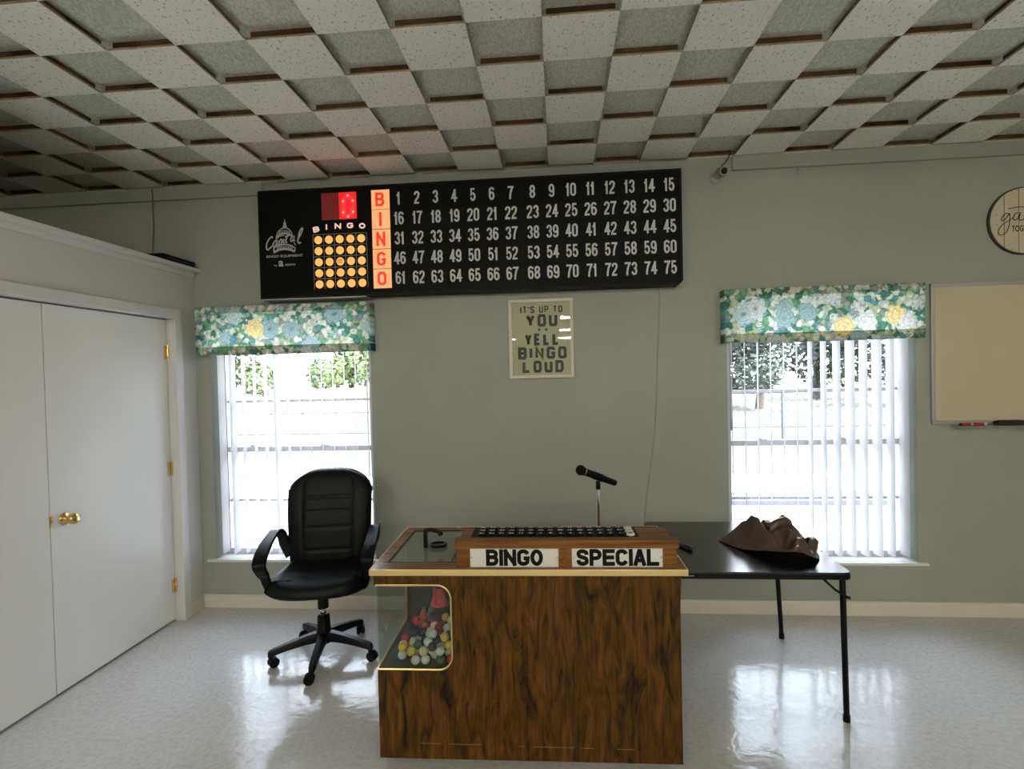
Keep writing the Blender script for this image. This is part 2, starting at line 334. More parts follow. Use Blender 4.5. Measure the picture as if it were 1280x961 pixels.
def prism(bm, pts, axis, a, b, mi=0):
    """extrude polygon pts (2D) along axis 'x'|'y'|'z' from a to b"""
    def mk(p, t):
        return {'x': (t, p[0], p[1]), 'y': (p[0], t, p[1]), 'z': (p[0], p[1], t)}[axis]
    v0 = [bm.verts.new(mk(p, a)) for p in pts]; v1 = [bm.verts.new(mk(p, b)) for p in pts]
    n = len(pts); fs = [bm.faces.new(v0), bm.faces.new(list(reversed(v1)))]
    for i in range(n): fs.append(bm.faces.new((v0[i], v0[(i + 1) % n], v1[(i + 1) % n], v1[i])))
    for f in fs: f.material_index = mi
def tube(bm, pts, r, n=10, mi=0, cap=True):
    pts = [Vector(p) for p in pts]; rs = r if isinstance(r, (list, tuple)) else [r] * len(pts)
    rings = []; prev = None
    for i, p in enumerate(pts):
        d = (pts[min(i + 1, len(pts) - 1)] - pts[max(i - 1, 0)]).normalized()
        if prev is None:
            a = Vector((0, 0, 1)) if abs(d.z) < .9 else Vector((1, 0, 0))
            x = d.cross(a).normalized()
        else:
            x = (prev - d * prev.dot(d)).normalized()
        prev = x; y = d.cross(x)
        rings.append([bm.verts.new(p + (x * math.cos(2 * PI * k / n) + y * math.sin(2 * PI * k / n)) * rs[i]) for k in range(n)])
    fs = []
    for a, b in zip(rings, rings[1:]):
        for k in range(n): fs.append(bm.faces.new((a[k], a[(k + 1) % n], b[(k + 1) % n], b[k])))
    if cap: fs.append(bm.faces.new(list(reversed(rings[0])))); fs.append(bm.faces.new(rings[-1]))
    for f in fs: f.material_index = mi
def lathe(bm, prof, c, axis=(0, 0, 1), n=20, mi=0):
    """profile [(radius, height)] turned about axis through c"""
    ax = Vector(axis).normalized(); a = Vector((0, 0, 1)) if abs(ax.z) < .9 else Vector((1, 0, 0))
    x = ax.cross(a).normalized(); y = ax.cross(x); c = Vector(c); rings = []; fs = []
    for r, h in prof:
        if r < 1e-6: rings.append([bm.verts.new(c + ax * h)])
        else: rings.append([bm.verts.new(c + ax * h + (x * math.cos(2 * PI * k / n) + y * math.sin(2 * PI * k / n)) * r) for k in range(n)])
    for p, q in zip(rings, rings[1:]):
        for k in range(n):
            k2 = (k + 1) % n
            if len(p) == 1 and len(q) == 1: continue
            if len(p) == 1: fs.append(bm.faces.new((p[0], q[k], q[k2])))
            elif len(q) == 1: fs.append(bm.faces.new((p[k], q[0], p[k2])))
            else: fs.append(bm.faces.new((p[k], q[k], q[k2], p[k2])))
    if len(rings[0]) > 1: fs.append(bm.faces.new(rings[0]))
    if len(rings[-1]) > 1: fs.append(bm.faces.new(list(reversed(rings[-1]))))
    for f in fs: f.material_index = mi
def smoothline(pts, k=6, closed=False):
    out = []; n = len(pts); P = [Vector((*p, 0)) if len(p) == 2 else Vector(p) for p in pts]
    rng = range(n if closed else n - 1)
    for i in rng:
        p0 = P[(i - 1) % n] if closed or i > 0 else P[i]; p1 = P[i]; p2 = P[(i + 1) % n]; p3 = P[(i + 2) % n] if closed or i + 2 < n else p2
        for s in range(k):
            t = s / k
            out.append(0.5 * ((2 * p1) + (p2 - p0) * t + (2 * p0 - 5 * p1 + 4 * p2 - p3) * t * t + (3 * p1 - p0 - 3 * p2 + p3) * t ** 3))
    if not closed: out.append(P[-1])
    return out
def ribbon(bm, pts, wd, y, th=0.0012, closed=False, mi=0):
    """flat stroke in the x-z plane facing -y; pts [(x, z)]"""
    P = [Vector((p[0], p[1])) for p in pts]; n = len(P); L = []; R = []
    for i in range(n):
        a = P[i - 1] if (closed or i > 0) else None; b = P[(i + 1) % n] if (closed or i < n - 1) else None
        d1 = (P[i] - a).normalized() if a is not None and (P[i] - a).length > 1e-9 else None
        d2 = (b - P[i]).normalized() if b is not None and (b - P[i]).length > 1e-9 else None
        if d1 is None: d1 = d2
        if d2 is None: d2 = d1
        m = d1 + d2
        m = m.normalized() if m.length > 1e-6 else d1
        nn = Vector((-m.y, m.x)); c = max(0.45, nn.dot(Vector((-d1.y, d1.x))))
        ww = wd(i / (n - 1)) if callable(wd) else wd
        L.append(P[i] + nn * ww / 2 / c); R.append(P[i] - nn * ww / 2 / c)
    def mk(p, yy): return bm.verts.new((p.x, yy, p.y))
    Lf = [mk(p, y - th) for p in L]; Rf = [mk(p, y - th) for p in R]; Lb = [mk(p, y) for p in L]; Rb = [mk(p, y) for p in R]
    rng = range(n if closed else n - 1)
    for i in rng:
        j = (i + 1) % n
        for q in ((Lf[i], Lf[j], Rf[j], Rf[i]), (Lb[i], Lb[j], Lf[j], Lf[i]), (Rf[i], Rf[j], Rb[j], Rb[i])):
            f = bm.faces.new(q); f.material_index = mi
    if not closed:
        for i in (0, n - 1): bm.faces.new((Lf[i], Rf[i], Rb[i], Lb[i])).material_index = mi
def text_bm(bm, s, cx, cz, h, wd=None, y=0.0, bold=0.02, th=0.0012, mi=0, rot=0.0, ctr=True):
    """add text standing in the x-z plane facing -y; h = cap height, wd = total width, (cx, cz) its centre"""
    cu = bpy.data.curves.new('t', 'FONT'); cu.body = s; cu.size = 1.0; cu.offset = bold; cu.resolution_u = 4; cu.fill_mode = 'FRONT'; cu.extrude = 0.0
    ob = bpy.data.objects.new('t', cu); COL.objects.link(ob)
    dg = bpy.context.evaluated_depsgraph_get(); ev = ob.evaluated_get(dg); me = ev.to_mesh()
    co = [v.co.copy() for v in me.vertices]; polys = [tuple(p.vertices) for p in me.polygons]
    ev.to_mesh_clear(); bpy.data.objects.remove(ob); bpy.data.curves.remove(cu)
    x0 = min(c.x for c in co); x1 = max(c.x for c in co); y0 = min(c.y for c in co); y1 = max(c.y for c in co)
    sz = h / (y1 - y0); sx = wd / (x1 - x0) if wd else sz
    ca, sa = math.cos(rot), math.sin(rot); vs = []
    for c in co:
        X = (c.x - (x0 + x1) / 2) * sx; Z = (c.y - (y0 + y1) / 2) * sz
        vs.append(bm.verts.new((cx + X * ca - Z * sa, y - th, cz + X * sa + Z * ca)))
    for p in polys:
        try: bm.faces.new([vs[i] for i in p]).material_index = mi
        except ValueError: pass
def ell(cx, cz, rx, rz, a0, a1, n=12): return [(cx + rx * math.cos(math.radians(a0 + (a1 - a0) * i / n)), cz + rz * math.sin(math.radians(a0 + (a1 - a0) * i / n))) for i in range(n + 1)]
def glyph(c, w, h):
    """centre lines of a plain grotesque letter or digit in a w by h box: [(points, closed)]"""
    r = w / 2; q = min(r * 1.15, h * .27)
    rnd = lambda pts: [(p.x, p.y) for p in smoothline(pts, 5)]
    if c in '0O': return [(ell(r, h - q, r, q, 0, 180)[:-1] + ell(r, q, r, q, 180, 360)[:], True)] if c == '0' or w < h * .6 else [(ell(r, h / 2, r, h / 2, 0, 360, 32)[:-1], True)]
    if c == '1': return [([(.62 * w, 0), (.62 * w, h)], False), (rnd([(.08 * w, .76 * h), (.36 * w, .80 * h), (.56 * w, .96 * h)]), False)]
    if c == '2': return [(ell(r, h - q, r, q, 190, -25) + [(.80 * w, .52 * h), (.25 * w, .25 * h), (.04 * w, .06 * h), (.02 * w, 0), (w, 0)], False)]
    if c == '3': return [(ell(r, .755 * h, r * .95, .245 * h, 170, -90) + ell(r, .255 * h, r, .255 * h, 90, -170), False)]
    if c == '4': return [([(.74 * w, 0), (.74 * w, h)], False), ([(.70 * w, .97 * h), (.02 * w, .27 * h), (1.06 * w, .27 * h)], False)]
    if c == '5': return [([(.95 * w, h), (.14 * w, h), (.08 * w, .50 * h)] + ell(r, .31 * h, r, .31 * h, 125, -165), False)]
    if c == '6': return [(ell(r, .30 * h, r, .30 * h, 0, 360, 24)[:-1], True), (ell(r, h - q, r, q, 10, 180) + [(0, .30 * h)], False)]
    if c == '9': return [([(w - x, h - z) for x, z in p], k) for p, k in glyph('6', w, h)]
    if c == '7': return [(rnd([(.36 * w, 0), (.44 * w, .35 * h), (.70 * w, .72 * h), (w, .97 * h)]), False), ([(0, h), (1.04 * w, h)], False)]
    if c == '8': return [(ell(r, .755 * h, r * .93, .245 * h, 0, 360, 24)[:-1], True), (ell(r, .255 * h, r, .255 * h, 0, 360, 24)[:-1], True)]
    if c == 'B': return [([(0, 0), (0, h)] + ell(.55 * w, .765 * h, .40 * w, .235 * h, 90, -90, 10) + [(0, .53 * h)], False), ([(.3 * w, .53 * h)] + ell(.58 * w, .265 * h, .42 * w, .265 * h, 90, -90, 10) + [(0, 0)], False)]
    if c == 'I': return [([(r, 0), (r, h)], False)]
    if c == 'N': return [([(0, 0), (0, h)], False), ([(0, h), (w, 0)], False), ([(w, 0), (w, h)], False)]
    if c == 'C': return [(ell(r, h - q, r, q, 15, 180) + ell(r, q, r, q, 180, 345), False)]
    if c == 'G': return [(ell(r, h - q, r, q, 18, 180) + ell(r, q, r, q, 180, 330) + [(w, .44 * h), (.58 * w, .44 * h)], False)]
    if c == 'S': return [(rnd([(w, .74 * h), (.92 * w, .90 * h), (.5 * w, h), (.10 * w, .92 * h), (.02 * w, .76 * h), (.14 * w, .60 * h), (.5 * w, .51 * h), (.88 * w, .42 * h), (w, .24 * h), (.90 * w, .08 * h), (.5 * w, 0), (.08 * w, .09 * h), (0, .26 * h)]), False)]
    if c == 'P': return [([(0, 0), (0, h)] + ell(.55 * w, .72 * h, .45 * w, .28 * h, 90, -90, 12) + [(0, .44 * h)], False)]
    if c == 'E': return [([(w, h), (0, h), (0, 0), (w, 0)], False), ([(0, .5 * h), (.92 * w, .5 * h)], False)]
    if c == 'L': return [([(0, h), (0, 0), (w, 0)], False)]
    if c == 'A': return [([(0, 0), (.44 * w, h), (.56 * w, h), (w, 0)], False), ([(.2 * w, .27 * h), (.8 * w, .27 * h)], False)]
def write(bm, s, cx, cz, h, cw, stroke, y, gap=None, rot=0.0, th=.0012, narrow={}):
    """write s centred on (cx, cz): h tall, each character cw wide (narrow overrides), flat strokes facing -y"""
    ws = [narrow.get(c, cw) for c in s]; gap = stroke * .75 if gap is None else gap
    tot = sum(ws) + gap * (len(s) - 1); x = -tot / 2; ca, sa = math.cos(rot), math.sin(rot); k = 0
    for c, wd in zip(s, ws):
        for pts, cl in glyph(c, max(.0005, wd - stroke), h - stroke):
            P = []
            for px, pz in pts:
                X = x + stroke / 2 + px; Z = pz + stroke / 2 - h / 2; P.append((cx + X * ca - Z * sa, cz + X * sa + Z * ca))
            if not cl: # square stroke ends
                for i, j in ((0, 1), (-1, -2)):
                    d_ = Vector((P[i][0] - P[j][0], P[i][1] - P[j][1])).normalized() * stroke * (.5 if c in '14NAEILBP7' else .12)
                    P[i] = (P[i][0] + d_.x, P[i][1] + d_.y)
            ribbon(bm, P, stroke, y - k * .00003, th, closed=cl); k += 1
        x += wd + gap
def ico(bm, c, r, sub=2, mi=0):
    g = bmesh.ops.create_icosphere(bm, subdivisions=sub, radius=r, matrix=Matrix.Translation(c))
    for v in g['verts']:
        for f in v.link_faces: f.material_index = mi

# ------------------------------------------------------------------ the room
D = 3.585                      # inner face of the back wall
XW = -2.515                    # closet partition
X0, X1, Y0 = -5.5, 5.2, -14.0
ZC = 2.94                      # face of the lowered ceiling tiles
WL = (-2.41, -1.262, 0.345, 2.06); WR = (1.093, 2.243, 0.345, 2.06)   # window openings
bm = B(); box(bm, X0, X1, Y0, D + .15, -0.2, 0); struct('floor', bm, M['floor'], 'glossy pale grey speckled vinyl floor of the hall', 'floor')
bm = B()
ya, yb = D, D + 0.15
zt = 3.25
box(bm, X0 - .15, WL[0], ya, yb, -0.2, zt); box(bm, WL[1], WR[0], ya, yb, -0.2, zt); box(bm, WR[1], X1 + .15, ya, yb, -0.2, zt)
for W in (WL, WR): box(bm, W[0], W[1], ya, yb, -0.2, W[2]); box(bm, W[0], W[1], ya, yb, W[3], zt)
struct('wall_back', bm, M['wall'], 'grey painted back wall with two windows', 'wall')
bm = B(); box(bm, X1, X1 + .15, Y0, D, -0.2, zt); struct('wall_right', bm, M['wall'], 'grey painted right side wall of the hall', 'wall')
bm = B(); box(bm, X0 - .15, X0, Y0, D, -0.2, zt); struct('wall_far_left', bm, M['wall'], 'grey painted wall behind the closets', 'wall')
bm = B(); box(bm, X0 - .15, X1 + .15, Y0 - .15, Y0, -0.2, zt); struct('wall_front', bm, M['wall'], 'grey painted wall at the far end of the hall', 'wall')
# closet partition with the double door opening
DY0, DY1, DZ = 1.632, 3.382, 2.018
ZL = 2.345
bm = B()
box(bm, XW - .11, XW, DY1, D, 0, ZL); box(bm, XW - .11, XW, DY0, DY1, DZ, ZL); box(bm, XW - .11, XW, Y0, DY0, 0, ZL)
struct('wall_left', bm, M['closet_paint'], 'grey closet partition that stops short of the ceiling', 'wall')
bm = B(); box(bm, X0, XW - .11, Y0, D, ZL - .03, ZL - .005); box(bm, X0, XW - .6, Y0, D, 0, 0.02)
struct('wall_closet_lid', bm, M['dark_gap'], 'closed top of the closets behind the ledge', 'wall')
bm = B(); box(bm, XW - .17, -2.455, Y0, D, ZL, ZL + .022, bev=.003); box(bm, XW, XW + .012, Y0, D, ZL - .035, ZL)
struct('trim_1', bm, M['white_paint'], 'white ledge capping the closet partition', 'trim')
bm = B()
box(bm, XW, XW + .016, DY1 - .012, DY1 + .052, 0, DZ + .05, bev=.003); box(bm, XW, XW + .016, DY0 - .05, DY0 + .012, 0, DZ + .05, bev=.003)
box(bm, XW, XW + .016, DY0 + .012, DY1 - .012, DZ - .012, DZ + .05, bev=.003)
box(bm, XW - .11, XW, DY1 - .012, DY1, 0, DZ); box(bm, XW - .11, XW, DY0, DY0 + .012, 0, DZ); box(bm, XW - .11, XW, DY0, DY1, DZ - .012, DZ)
struct('trim_2', bm, M['white_paint'], 'white casing around the closet double door', 'trim')
# door leaves
GAPY = 2.505
XD = -2.562
def leaf(name, y0, y1, label, right):
    b_ = B(); box(b_, XD - .035, XD, y0, y1, 0.014, DZ - .02, bev=.002)
    o = struct(name, b_, M['door_paint'], label, 'door')
    return o
dr = leaf('door_1', GAPY + .003, DY1 - .015, 'white flat closet door leaf with a brass knob', True)
dl = leaf('door_2', DY0 + .015, GAPY - .003, 'white flat closet door leaf left of the brass knob', False)
bm = B(); yk, zk = 2.583, .893
lathe(bm, [(0.0, 0), (.032, 0), (.033, .004), (.026, .010), (.012, .013), (.011, .028), (.018, .034), (.027, .044), (.029, .056), (.026, .066), (.016, .071), (0, .072)], (XD, yk, zk), (1, 0, 0), 24)
obj('door_knob', bm, M['brass'], dr, smooth=True)
bm = B(); box(bm, XD - .02, XD + .002, GAPY - .001, GAPY + .012, zk - .03, zk + .03); obj('latch_plate', bm, M['brass'], dr)
for z in (1.785, 1.018, .24):
    bm = B(); box(bm, XD, XD + .003, DY1 - .045, DY1 - .014, z - .045, z + .045); tube(bm, [(XD + .006, DY1 - .014, z - .046), (XD + .006, DY1 - .014, z + .046)], .006, 8)
    for k in (-.016, .016): tube(bm, [(XD + .006, DY1 - .014, z + k - .001), (XD + .006, DY1 - .014, z + k + .001)], .0068, 8)
    obj('hinge', bm, M['brass'], dr)
# baseboards, crown strips
bm = B(); prism(bm, [(D, 0), (D - .014, 0), (D - .014, .075), (D - .009, .088), (D, .09)], 'x', XW, X1); struct('baseboard_back', bm, M['cream_paint'], 'cream baseboard along the back wall', 'baseboard')
bm = B(); prism(bm, [(XW, 0), (XW + .014, 0), (XW + .014, .075), (XW + .009, .088), (XW, .09)], 'y', DY1 + .052, D); struct('baseboard_left', bm, M['cream_paint'], 'short baseboard between closet casing and corner', 'baseboard')
bm = B(); box(bm, 1.145, X1, D - .02, D, 2.853, 2.945, bev=.002); struct('trim_3', bm, M['wall'], 'grey strip at the top of the back wall right of the camera', 'trim')
bm = B(); box(bm, X0, -1.985, D - .02, D, 2.853, 2.945, bev=.002); struct('trim_4', bm, M['wall'], 'grey strip at the top of the back wall above the closets', 'trim')

# checkerboard ceiling of lowered and raised tiles
TS = .2945; CX = -.0276; CY = 3.553; UP = .036
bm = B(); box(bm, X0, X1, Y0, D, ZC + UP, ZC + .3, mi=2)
for i in range(-20, 20):
    for k in range(0, 34):
        if (i + k) % 2 == 0: continue
        xa = CX + i * TS; yb_ = CY - (k - 1) * TS; ya_ = yb_ - TS
        if xa < X0 + .01 or xa + TS > X1 - .01: continue
        if k == 0: yb_ = min(yb_, D - .001)
        g = .0009
        for v in box(bm, xa + g, xa + TS - g, ya_ + g, yb_ - g, ZC, ZC + .0095, mi=3):
            for f_ in v.link_faces:
                if all(abs(q.co.z - ZC) < 1e-5 for q in f_.verts): f_.material_index = 0
        n_ = .017
        box(bm, xa + n_, xa + TS - n_, ya_ + .009, yb_ - .009, ZC + .0095, ZC + UP, mi=1)
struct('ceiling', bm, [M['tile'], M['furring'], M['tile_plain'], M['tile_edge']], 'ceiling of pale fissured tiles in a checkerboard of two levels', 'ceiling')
print('tiles done')

# windows
def window(name, W, label):
    x0, x1, z0, z1 = W; yf = D + .095
    zm = 1.095; b_ = B(); y0, y1 = yf, yf + .05
    f = .048
    box(b_, x0, x0 + f, y0, y1, z0, z1); box(b_, x1 - f, x1, y0, y1, z0, z1); box(b_, x0 + f, x1 - f, y0, y1, z0, z0 + .04); box(b_, x0 + f, x1 - f, y0, y1, z1 - f, z1)
    o = struct(name, b_, M['alu'], label, 'window')
    b_ = B(); box(b_, x0 + f, x1 - f, y0 + .004, y1 - .006, zm - .018, zm + .018); obj('meeting_rail', b_, M['alu'], o)
    for z in (.728, 1.437, 1.79):
        b_ = B(); box(b_, x0 + f, x1 - f, y0 + .012, y1 - .012, z - .009, z + .009); obj('glazing_bar', b_, M['alu'], o)
    for x in (x0 + .25, x1 - .38):
        b_ = B(); box(b_, x - .03, x + .03, y0 - .002, y0 + .02, zm + .018, zm + .026, bev=.002); box(b_, x - .03, x - .005, y0 - .006, y0 + .01, zm + .026, zm + .034, bev=.002); obj('sash_lock', b_, M['alu'], o)
    for za, zb in ((z0 + .04, .719), (.737, zm - .018), (zm + .018, 1.428), (1.446, 1.781), (1.799, z1 - f)):
        b_ = B(); box(b_, x0 + f, x1 - f, yf + .022, yf + .026, za, zb); obj('pane', b_, M['pane'], o)
    b_ = B(); box(b_, x0 - .05, x1 + .05, D - .035, D - .0005, z0 - .018, z0, bev=.004); box(b_, x0 + .001, x1 - .001, D - .002, yf, z0 - .018, z0 + .001)
    obj('sill', b_, M['white_paint'], o)
    # light through this opening is sampled with a sky portal
    L = bpy.data.lights.new('sky_portal', 'AREA'); L.shape = 'RECTANGLE'; L.size = x1 - x0; L.size_y = z1 - z0
    lo = bpy.data.objects.new('sky_portal', L); COL.objects.link(lo); lo.location = ((x0 + x1) / 2, D + .16, (z0 + z1) / 2)
    lo.rotation_euler = Vector((0, -1, 0)).to_track_quat('-Z', 'Y').to_euler(); L.cycles.is_portal = True
    return o
window('window_1', WL, 'tall sash window behind the office chair')
window('window_2', WR, 'tall sash window behind the black folding table')

# vertical blinds
def blind(W, angles, label, wand):
    x0, x1, z0, z1 = W; yc = D + .047
    t = thing('vertical_blind', ((x0 + x1) / 2, yc, z0 + .03), label, 'blind', None)
    b_ = B(); box(b_, x0 + .01, x1 - .01, yc - .022, yc + .022, z1 - .05, z1 - .005, bev=.004); obj('head_rail', b_, M['white_paint'], t)
    n = len(angles); hw = .0445
    for i, a in enumerate(angles):
        cx = x0 + .045 + (x1 - x0 - .09) * i / (n - 1)
        b_ = B(); ca, sa = math.cos(math.radians(a)), math.sin(math.radians(a)); front = []; back = []
        for s in range(7):
            q = -1 + 2 * s / 6; lx = q * hw * .93; ly = .0045 * (1 - q * q); th = .0004
            X = cx + lx * ca - ly * sa; Y = yc + lx * sa + ly * ca
            front.append((b_.verts.new((X, Y, z0 + .022)), b_.verts.new((X, Y, z1 - .052))))
        for s in range(6): b_.faces.new((front[s][0], front[s + 1][0], front[s + 1][1], front[s][1]))
        obj('slat', b_, M['slat'], t, smooth=1.0)
    if wand:
        b_ = B(); tube(b_, [(wand, D + .004, 1.25), (wand, D + .004, z1 - .06)], .004, 8); tube(b_, [(wand, D + .004, 1.19), (wand, D + .004, 1.27)], .0065, 8)
        obj('wand', b_, M['board_alu'], t)
blind(WR, [74, 75, 77, 74, 72, 72, 85, 88, 96, 103, 96, 103, 94, 98], 'vertical blind with wide white slats in the window behind the folding table', WR[0] + .022)
blind(WL, [90, 91, 103, 106, 103, 88, 104, 110, 111, 111, 110, 109, 108, 105], 'vertical blind with thin white slats in the window behind the office chair', None)

# valances
def valance(xa, xb, z0, z1, ma, mb, label):
    yf = D - .09; t = thing('window_valance', ((xa + xb) / 2, D - .045, z0), label, 'valance')
    n = 40
    def sheet(za, zb, dy0, dy1, m, name, ends, nz=6):
        b_ = B(); g = []
        path = []
        if ends: path.append((xa, D))
        for i in range(n + 1): path.append((xa + (xb - xa) * i / n, None))
        if ends: path.append((xb, D))
        for j in range(nz + 1):
            v = j / nz; z = za + (zb - za) * v; row = []
            for k, (x, yy) in enumerate(path):
                y = yy if yy is not None else yf - (dy0 + (dy1 - dy0) * v) + .0022 * math.sin(x * 21) * math.sin(z * 14)
                zz = z - (.006 * math.sin((x - xa) / (xb - xa) * PI) if za == z0 and j == 0 else 0)
                row.append(b_.verts.new((x, y, zz)))
            g.append(row)
        for j in range(nz):
            for k in range(len(path) - 1): b_.faces.new((g[j][k], g[j][k + 1], g[j + 1][k + 1], g[j + 1][k]))
        o = obj(name, b_, m, t, smooth=0.9)
        if 'hem' in name:
            md = o.modifiers.new('thickness', 'SOLIDIFY'); md.thickness = .0016; md.offset = 1
        return o
    sheet(z0 + .052, z1 - .046, .006, .006, ma, 'fabric_panel', True)
    sheet(z1 - .048, z1, .007, .003, mb, 'top_hem', True, 3)
    sheet(z0, z0 + .054, .001, .009, mb, 'bottom_hem', True, 3)
    b_ = B(); box(b_, xa + .004, xb - .004, yf + .004, D - .001, z1 - .018, z1 - .003); obj('mounting_board', b_, M['white_paint'], t)
valance(-2.445, -1.226, 1.765, 2.092, M['floral'], M['floral_hem'], 'teal and grey floral valance over the window behind the office chair')
valance(1.057, 2.24, 1.752, 2.086, M['floral2'], M['floral2_hem'], 'teal and yellow floral valance over the window behind the folding table')

# ------------------------------------------------------------------ bingo flashboard
YB = 3.465
fb = thing('bingo_flashboard', (-.58, D - .06, 2.125), 'long black electric bingo number board mounted high on the back wall', 'scoreboard')
bm = B(); prism(bm, [(-1.957, 2.128), (.775, 2.124), (.799, 2.147), (.799, 2.845), (-1.957, 2.842)], 'y', YB, D - .001); obj('case', bm, [M['board_black']], fb)
bm = B(); box(bm, -1.957, .775, YB - .004, YB - .0003, 2.128, 2.140); box(bm, -1.957, .799, YB - .004, YB - .0003, 2.832, 2.843); box(bm, -1.957, -1.947, YB - .004, YB - .0003, 2.14, 2.832); box(bm, .789, .799, YB - .004, YB - .0003, 2.147, 2.832); box(bm, -.202, -.199, YB - .002, YB - .0003, 2.14, 2.832)
obj('edge_frame', bm, M['board_frame'], fb)
bm = B(); box(bm, -1.95, -1.24, YB + .005, D - .002, 2.118, 2.126); obj('mounting_rail', bm, M['board_alu'], fb)
zrow = [2.747, 2.619, 2.490, 2.361, 2.2325]
for r in range(5):
    for c in range(15):
        n = r * 15 + c + 1
        x = (-1.003 + c * .1222) if c < 7 else (-.131 + (c - 7) * .1221)
        s = str(n); bm = B()
        write(bm, s, x, zrow[r] + .0015, .082, .0365, .0115, YB - .0003, gap=.0045, narrow={'1': .024})
        obj('number', bm, M['number_grey'], fb)
for r, L in enumerate('BINGO'):
    za, zb = zrow[r] - .0625, zrow[r] + .0625
    bm = B(); box(bm, -1.183, -1.062, YB - .0025, YB - .0003, za, zb); p = obj('letter_panel', bm, M['orange_lens'], fb)
    bm = B(); write(bm, L, -1.126, zrow[r], .090, .060, .0165, YB - .0028, narrow={'I': .0165}); obj('letter', bm, M['red_letter'], p)
# number display
bm = B(); box(bm, -1.521, -1.402, YB - .002, YB - .0003, 2.631, 2.806); obj('display_blank', bm, M['led_off'], fb)
bm = B(); box(bm, -1.402, -1.284, YB - .002, YB - .0003, 2.631, 2.806); dp = obj('display_digit', bm, M['led_mid'], fb)
bm = B(); write(bm, '0', -1.3405, 2.7145, .158, .088, .030, YB - .0022); obj('lit_segment', bm, M['led_on'], dp)
for x, z in ((-1.340, 2.783), (-1.374, 2.747), (-1.307, 2.747), (-1.374, 2.675), (-1.307, 2.675), (-1.340, 2.646)):
    bm = B(); ico(bm, (x, YB - .003, z), .0075, 2); obj('led', bm, M['led_dot'], dp, smooth=True)
# pattern card
for (L, x, z, r_) in (('B', -1.562, 2.573, .22), ('I', -1.492, 2.585, 0), ('N', -1.414, 2.588, -.05), ('G', -1.331, 2.588, 0), ('O', -1.250, 2.582, -.1)):
    bm = B(); write(bm, L, x, z, .036, .043, .0095, YB - .0003, rot=r_, narrow={'I': .0095}); obj('header_letter', bm, M['header_letter'], fb)
bm = B(); gx0, gz1, pt = -1.586, 2.538, .0728
for i in range(6):
    box(bm, gx0 + i * pt - .0016, gx0 + i * pt + .0016, YB - .0012, YB - .0003, gz1 - 5 * pt + .004, gz1)
    if i < 5: box(bm, gx0, gx0 + 5 * pt, YB - .0016, YB - .0004, gz1 - i * pt - .0016, gz1 - i * pt + .0016)
obj('pattern_grid', bm, M['line_grey'], fb)
for i in range(5):
    for j in range(5):
        bm = B(); c = (gx0 + (i + .5) * pt, YB - .0003, gz1 - (j + .5) * pt)
        lathe(bm, [(.0265, 0), (.0265, .003), (.022, .006), (0, .0075)], c, (0, -1, 0), 20); o = obj('lamp', bm, M['lamp_lens'], fb, smooth=.8)
        if i == 2 and j == 2:
            bm = B(); text_bm(bm, 'FREE', c[0], c[2] + .006, .012, .034, YB - .009, bold=.03); text_bm(bm, 'SPACE', c[0], c[2] - .010, .010, .034, YB - .009, bold=.03); obj('lettering', bm, M['free_text'], o)
# maker's emblem
def lp(q): # emblem drawing coordinates -> board plane
    px, py = 330 + q[0] / 12.02, 270 + q[1] / 12.02
    return (-1.7871 + .0055 * (px - 355) - .0002 * (py - 310), 2.4599 - .0002 * (px - 355) - .0053 * (py - 310))
bm = B()
def rb(pts, wd, closed=False, k=6): ribbon(bm, [lp((p.x, p.y)) for p in smoothline(pts, k, closed)], wd * .000455, YB - .0004, closed=closed)
prism(bm, [lp(q) for q in ((310, 45), (318, 90), (332, 112), (326, 125), (337, 150), (344, 182), (278, 182), (285, 150), (296, 125), (290, 112), (302, 90))], 'y', YB - .0016, YB - .0004)
rb([(185, 310), (215, 235), (260, 195), (310, 178), (365, 195), (405, 235), (430, 295)], 14)
rb([(180, 330), (240, 280), (310, 262), (380, 275), (440, 318)], 26)
for x in (225, 252, 280, 310, 338, 365, 392): rb([(x, 268 + abs(x - 310) * .08), (310 + (x - 310) * .78, 205 + abs(x - 310) * .22)], 9, k=2)
rb([(172, 355), (240, 305), (310, 292)], 10); rb([(450, 395), (475, 440)], 12, k=2)
rb([(140, 495), (200, 450), (310, 428), (410, 445), (475, 485)], 18)
for x in range(215, 425, 26): rb([(x, 450), (x, 500)], 12, k=2)
rb([(150, 548), (220, 510), (310, 496), (400, 508), (466, 535)], 30); rb([(148, 490), (152, 550)], 22, k=2); rb([(466, 470), (466, 530)], 18, k=2)
for st in ([(125, 335), (118, 312), (90, 330), (55, 380), (36, 440), (40, 490), (60, 505), (92, 480), (122, 450)], [(190, 372), (160, 380), (135, 430), (142, 462), (165, 450), (192, 400), (200, 372), (190, 440), (208, 452)],
           [(232, 372), (205, 505)], [(228, 385), (260, 350), (272, 380), (245, 430), (216, 432)], [(302, 345), (288, 398), (312, 402)], [(355, 275), (328, 385), (350, 398)], [(315, 312), (390, 288)],
           [(445, 305), (410, 330), (402, 370), (422, 378), (446, 345), (455, 308), (446, 368), (468, 372)], [(500, 372), (545, 290), (580, 205), (570, 186), (542, 222), (518, 310), (510, 390), (530, 410), (556, 396)]):
    rb(st, 20)
bm2 = bm
text_bm(bm, 'BINGO EQUIPMENT', *lp((312, 603)), .019, .252, YB - .0004, bold=.02)
text_bm(bm, 'by', *lp((180, 745)), .013, .024, YB - .0004, bold=.01); text_bm(bm, 'a', *lp((258, 715)), .038, .034, YB - .0004, bold=.03); text_bm(bm, 'ARROW', *lp((398, 730)), .014, .074, YB - .0004, bold=.02)
obj('emblem', bm, M['logo_grey'], fb)

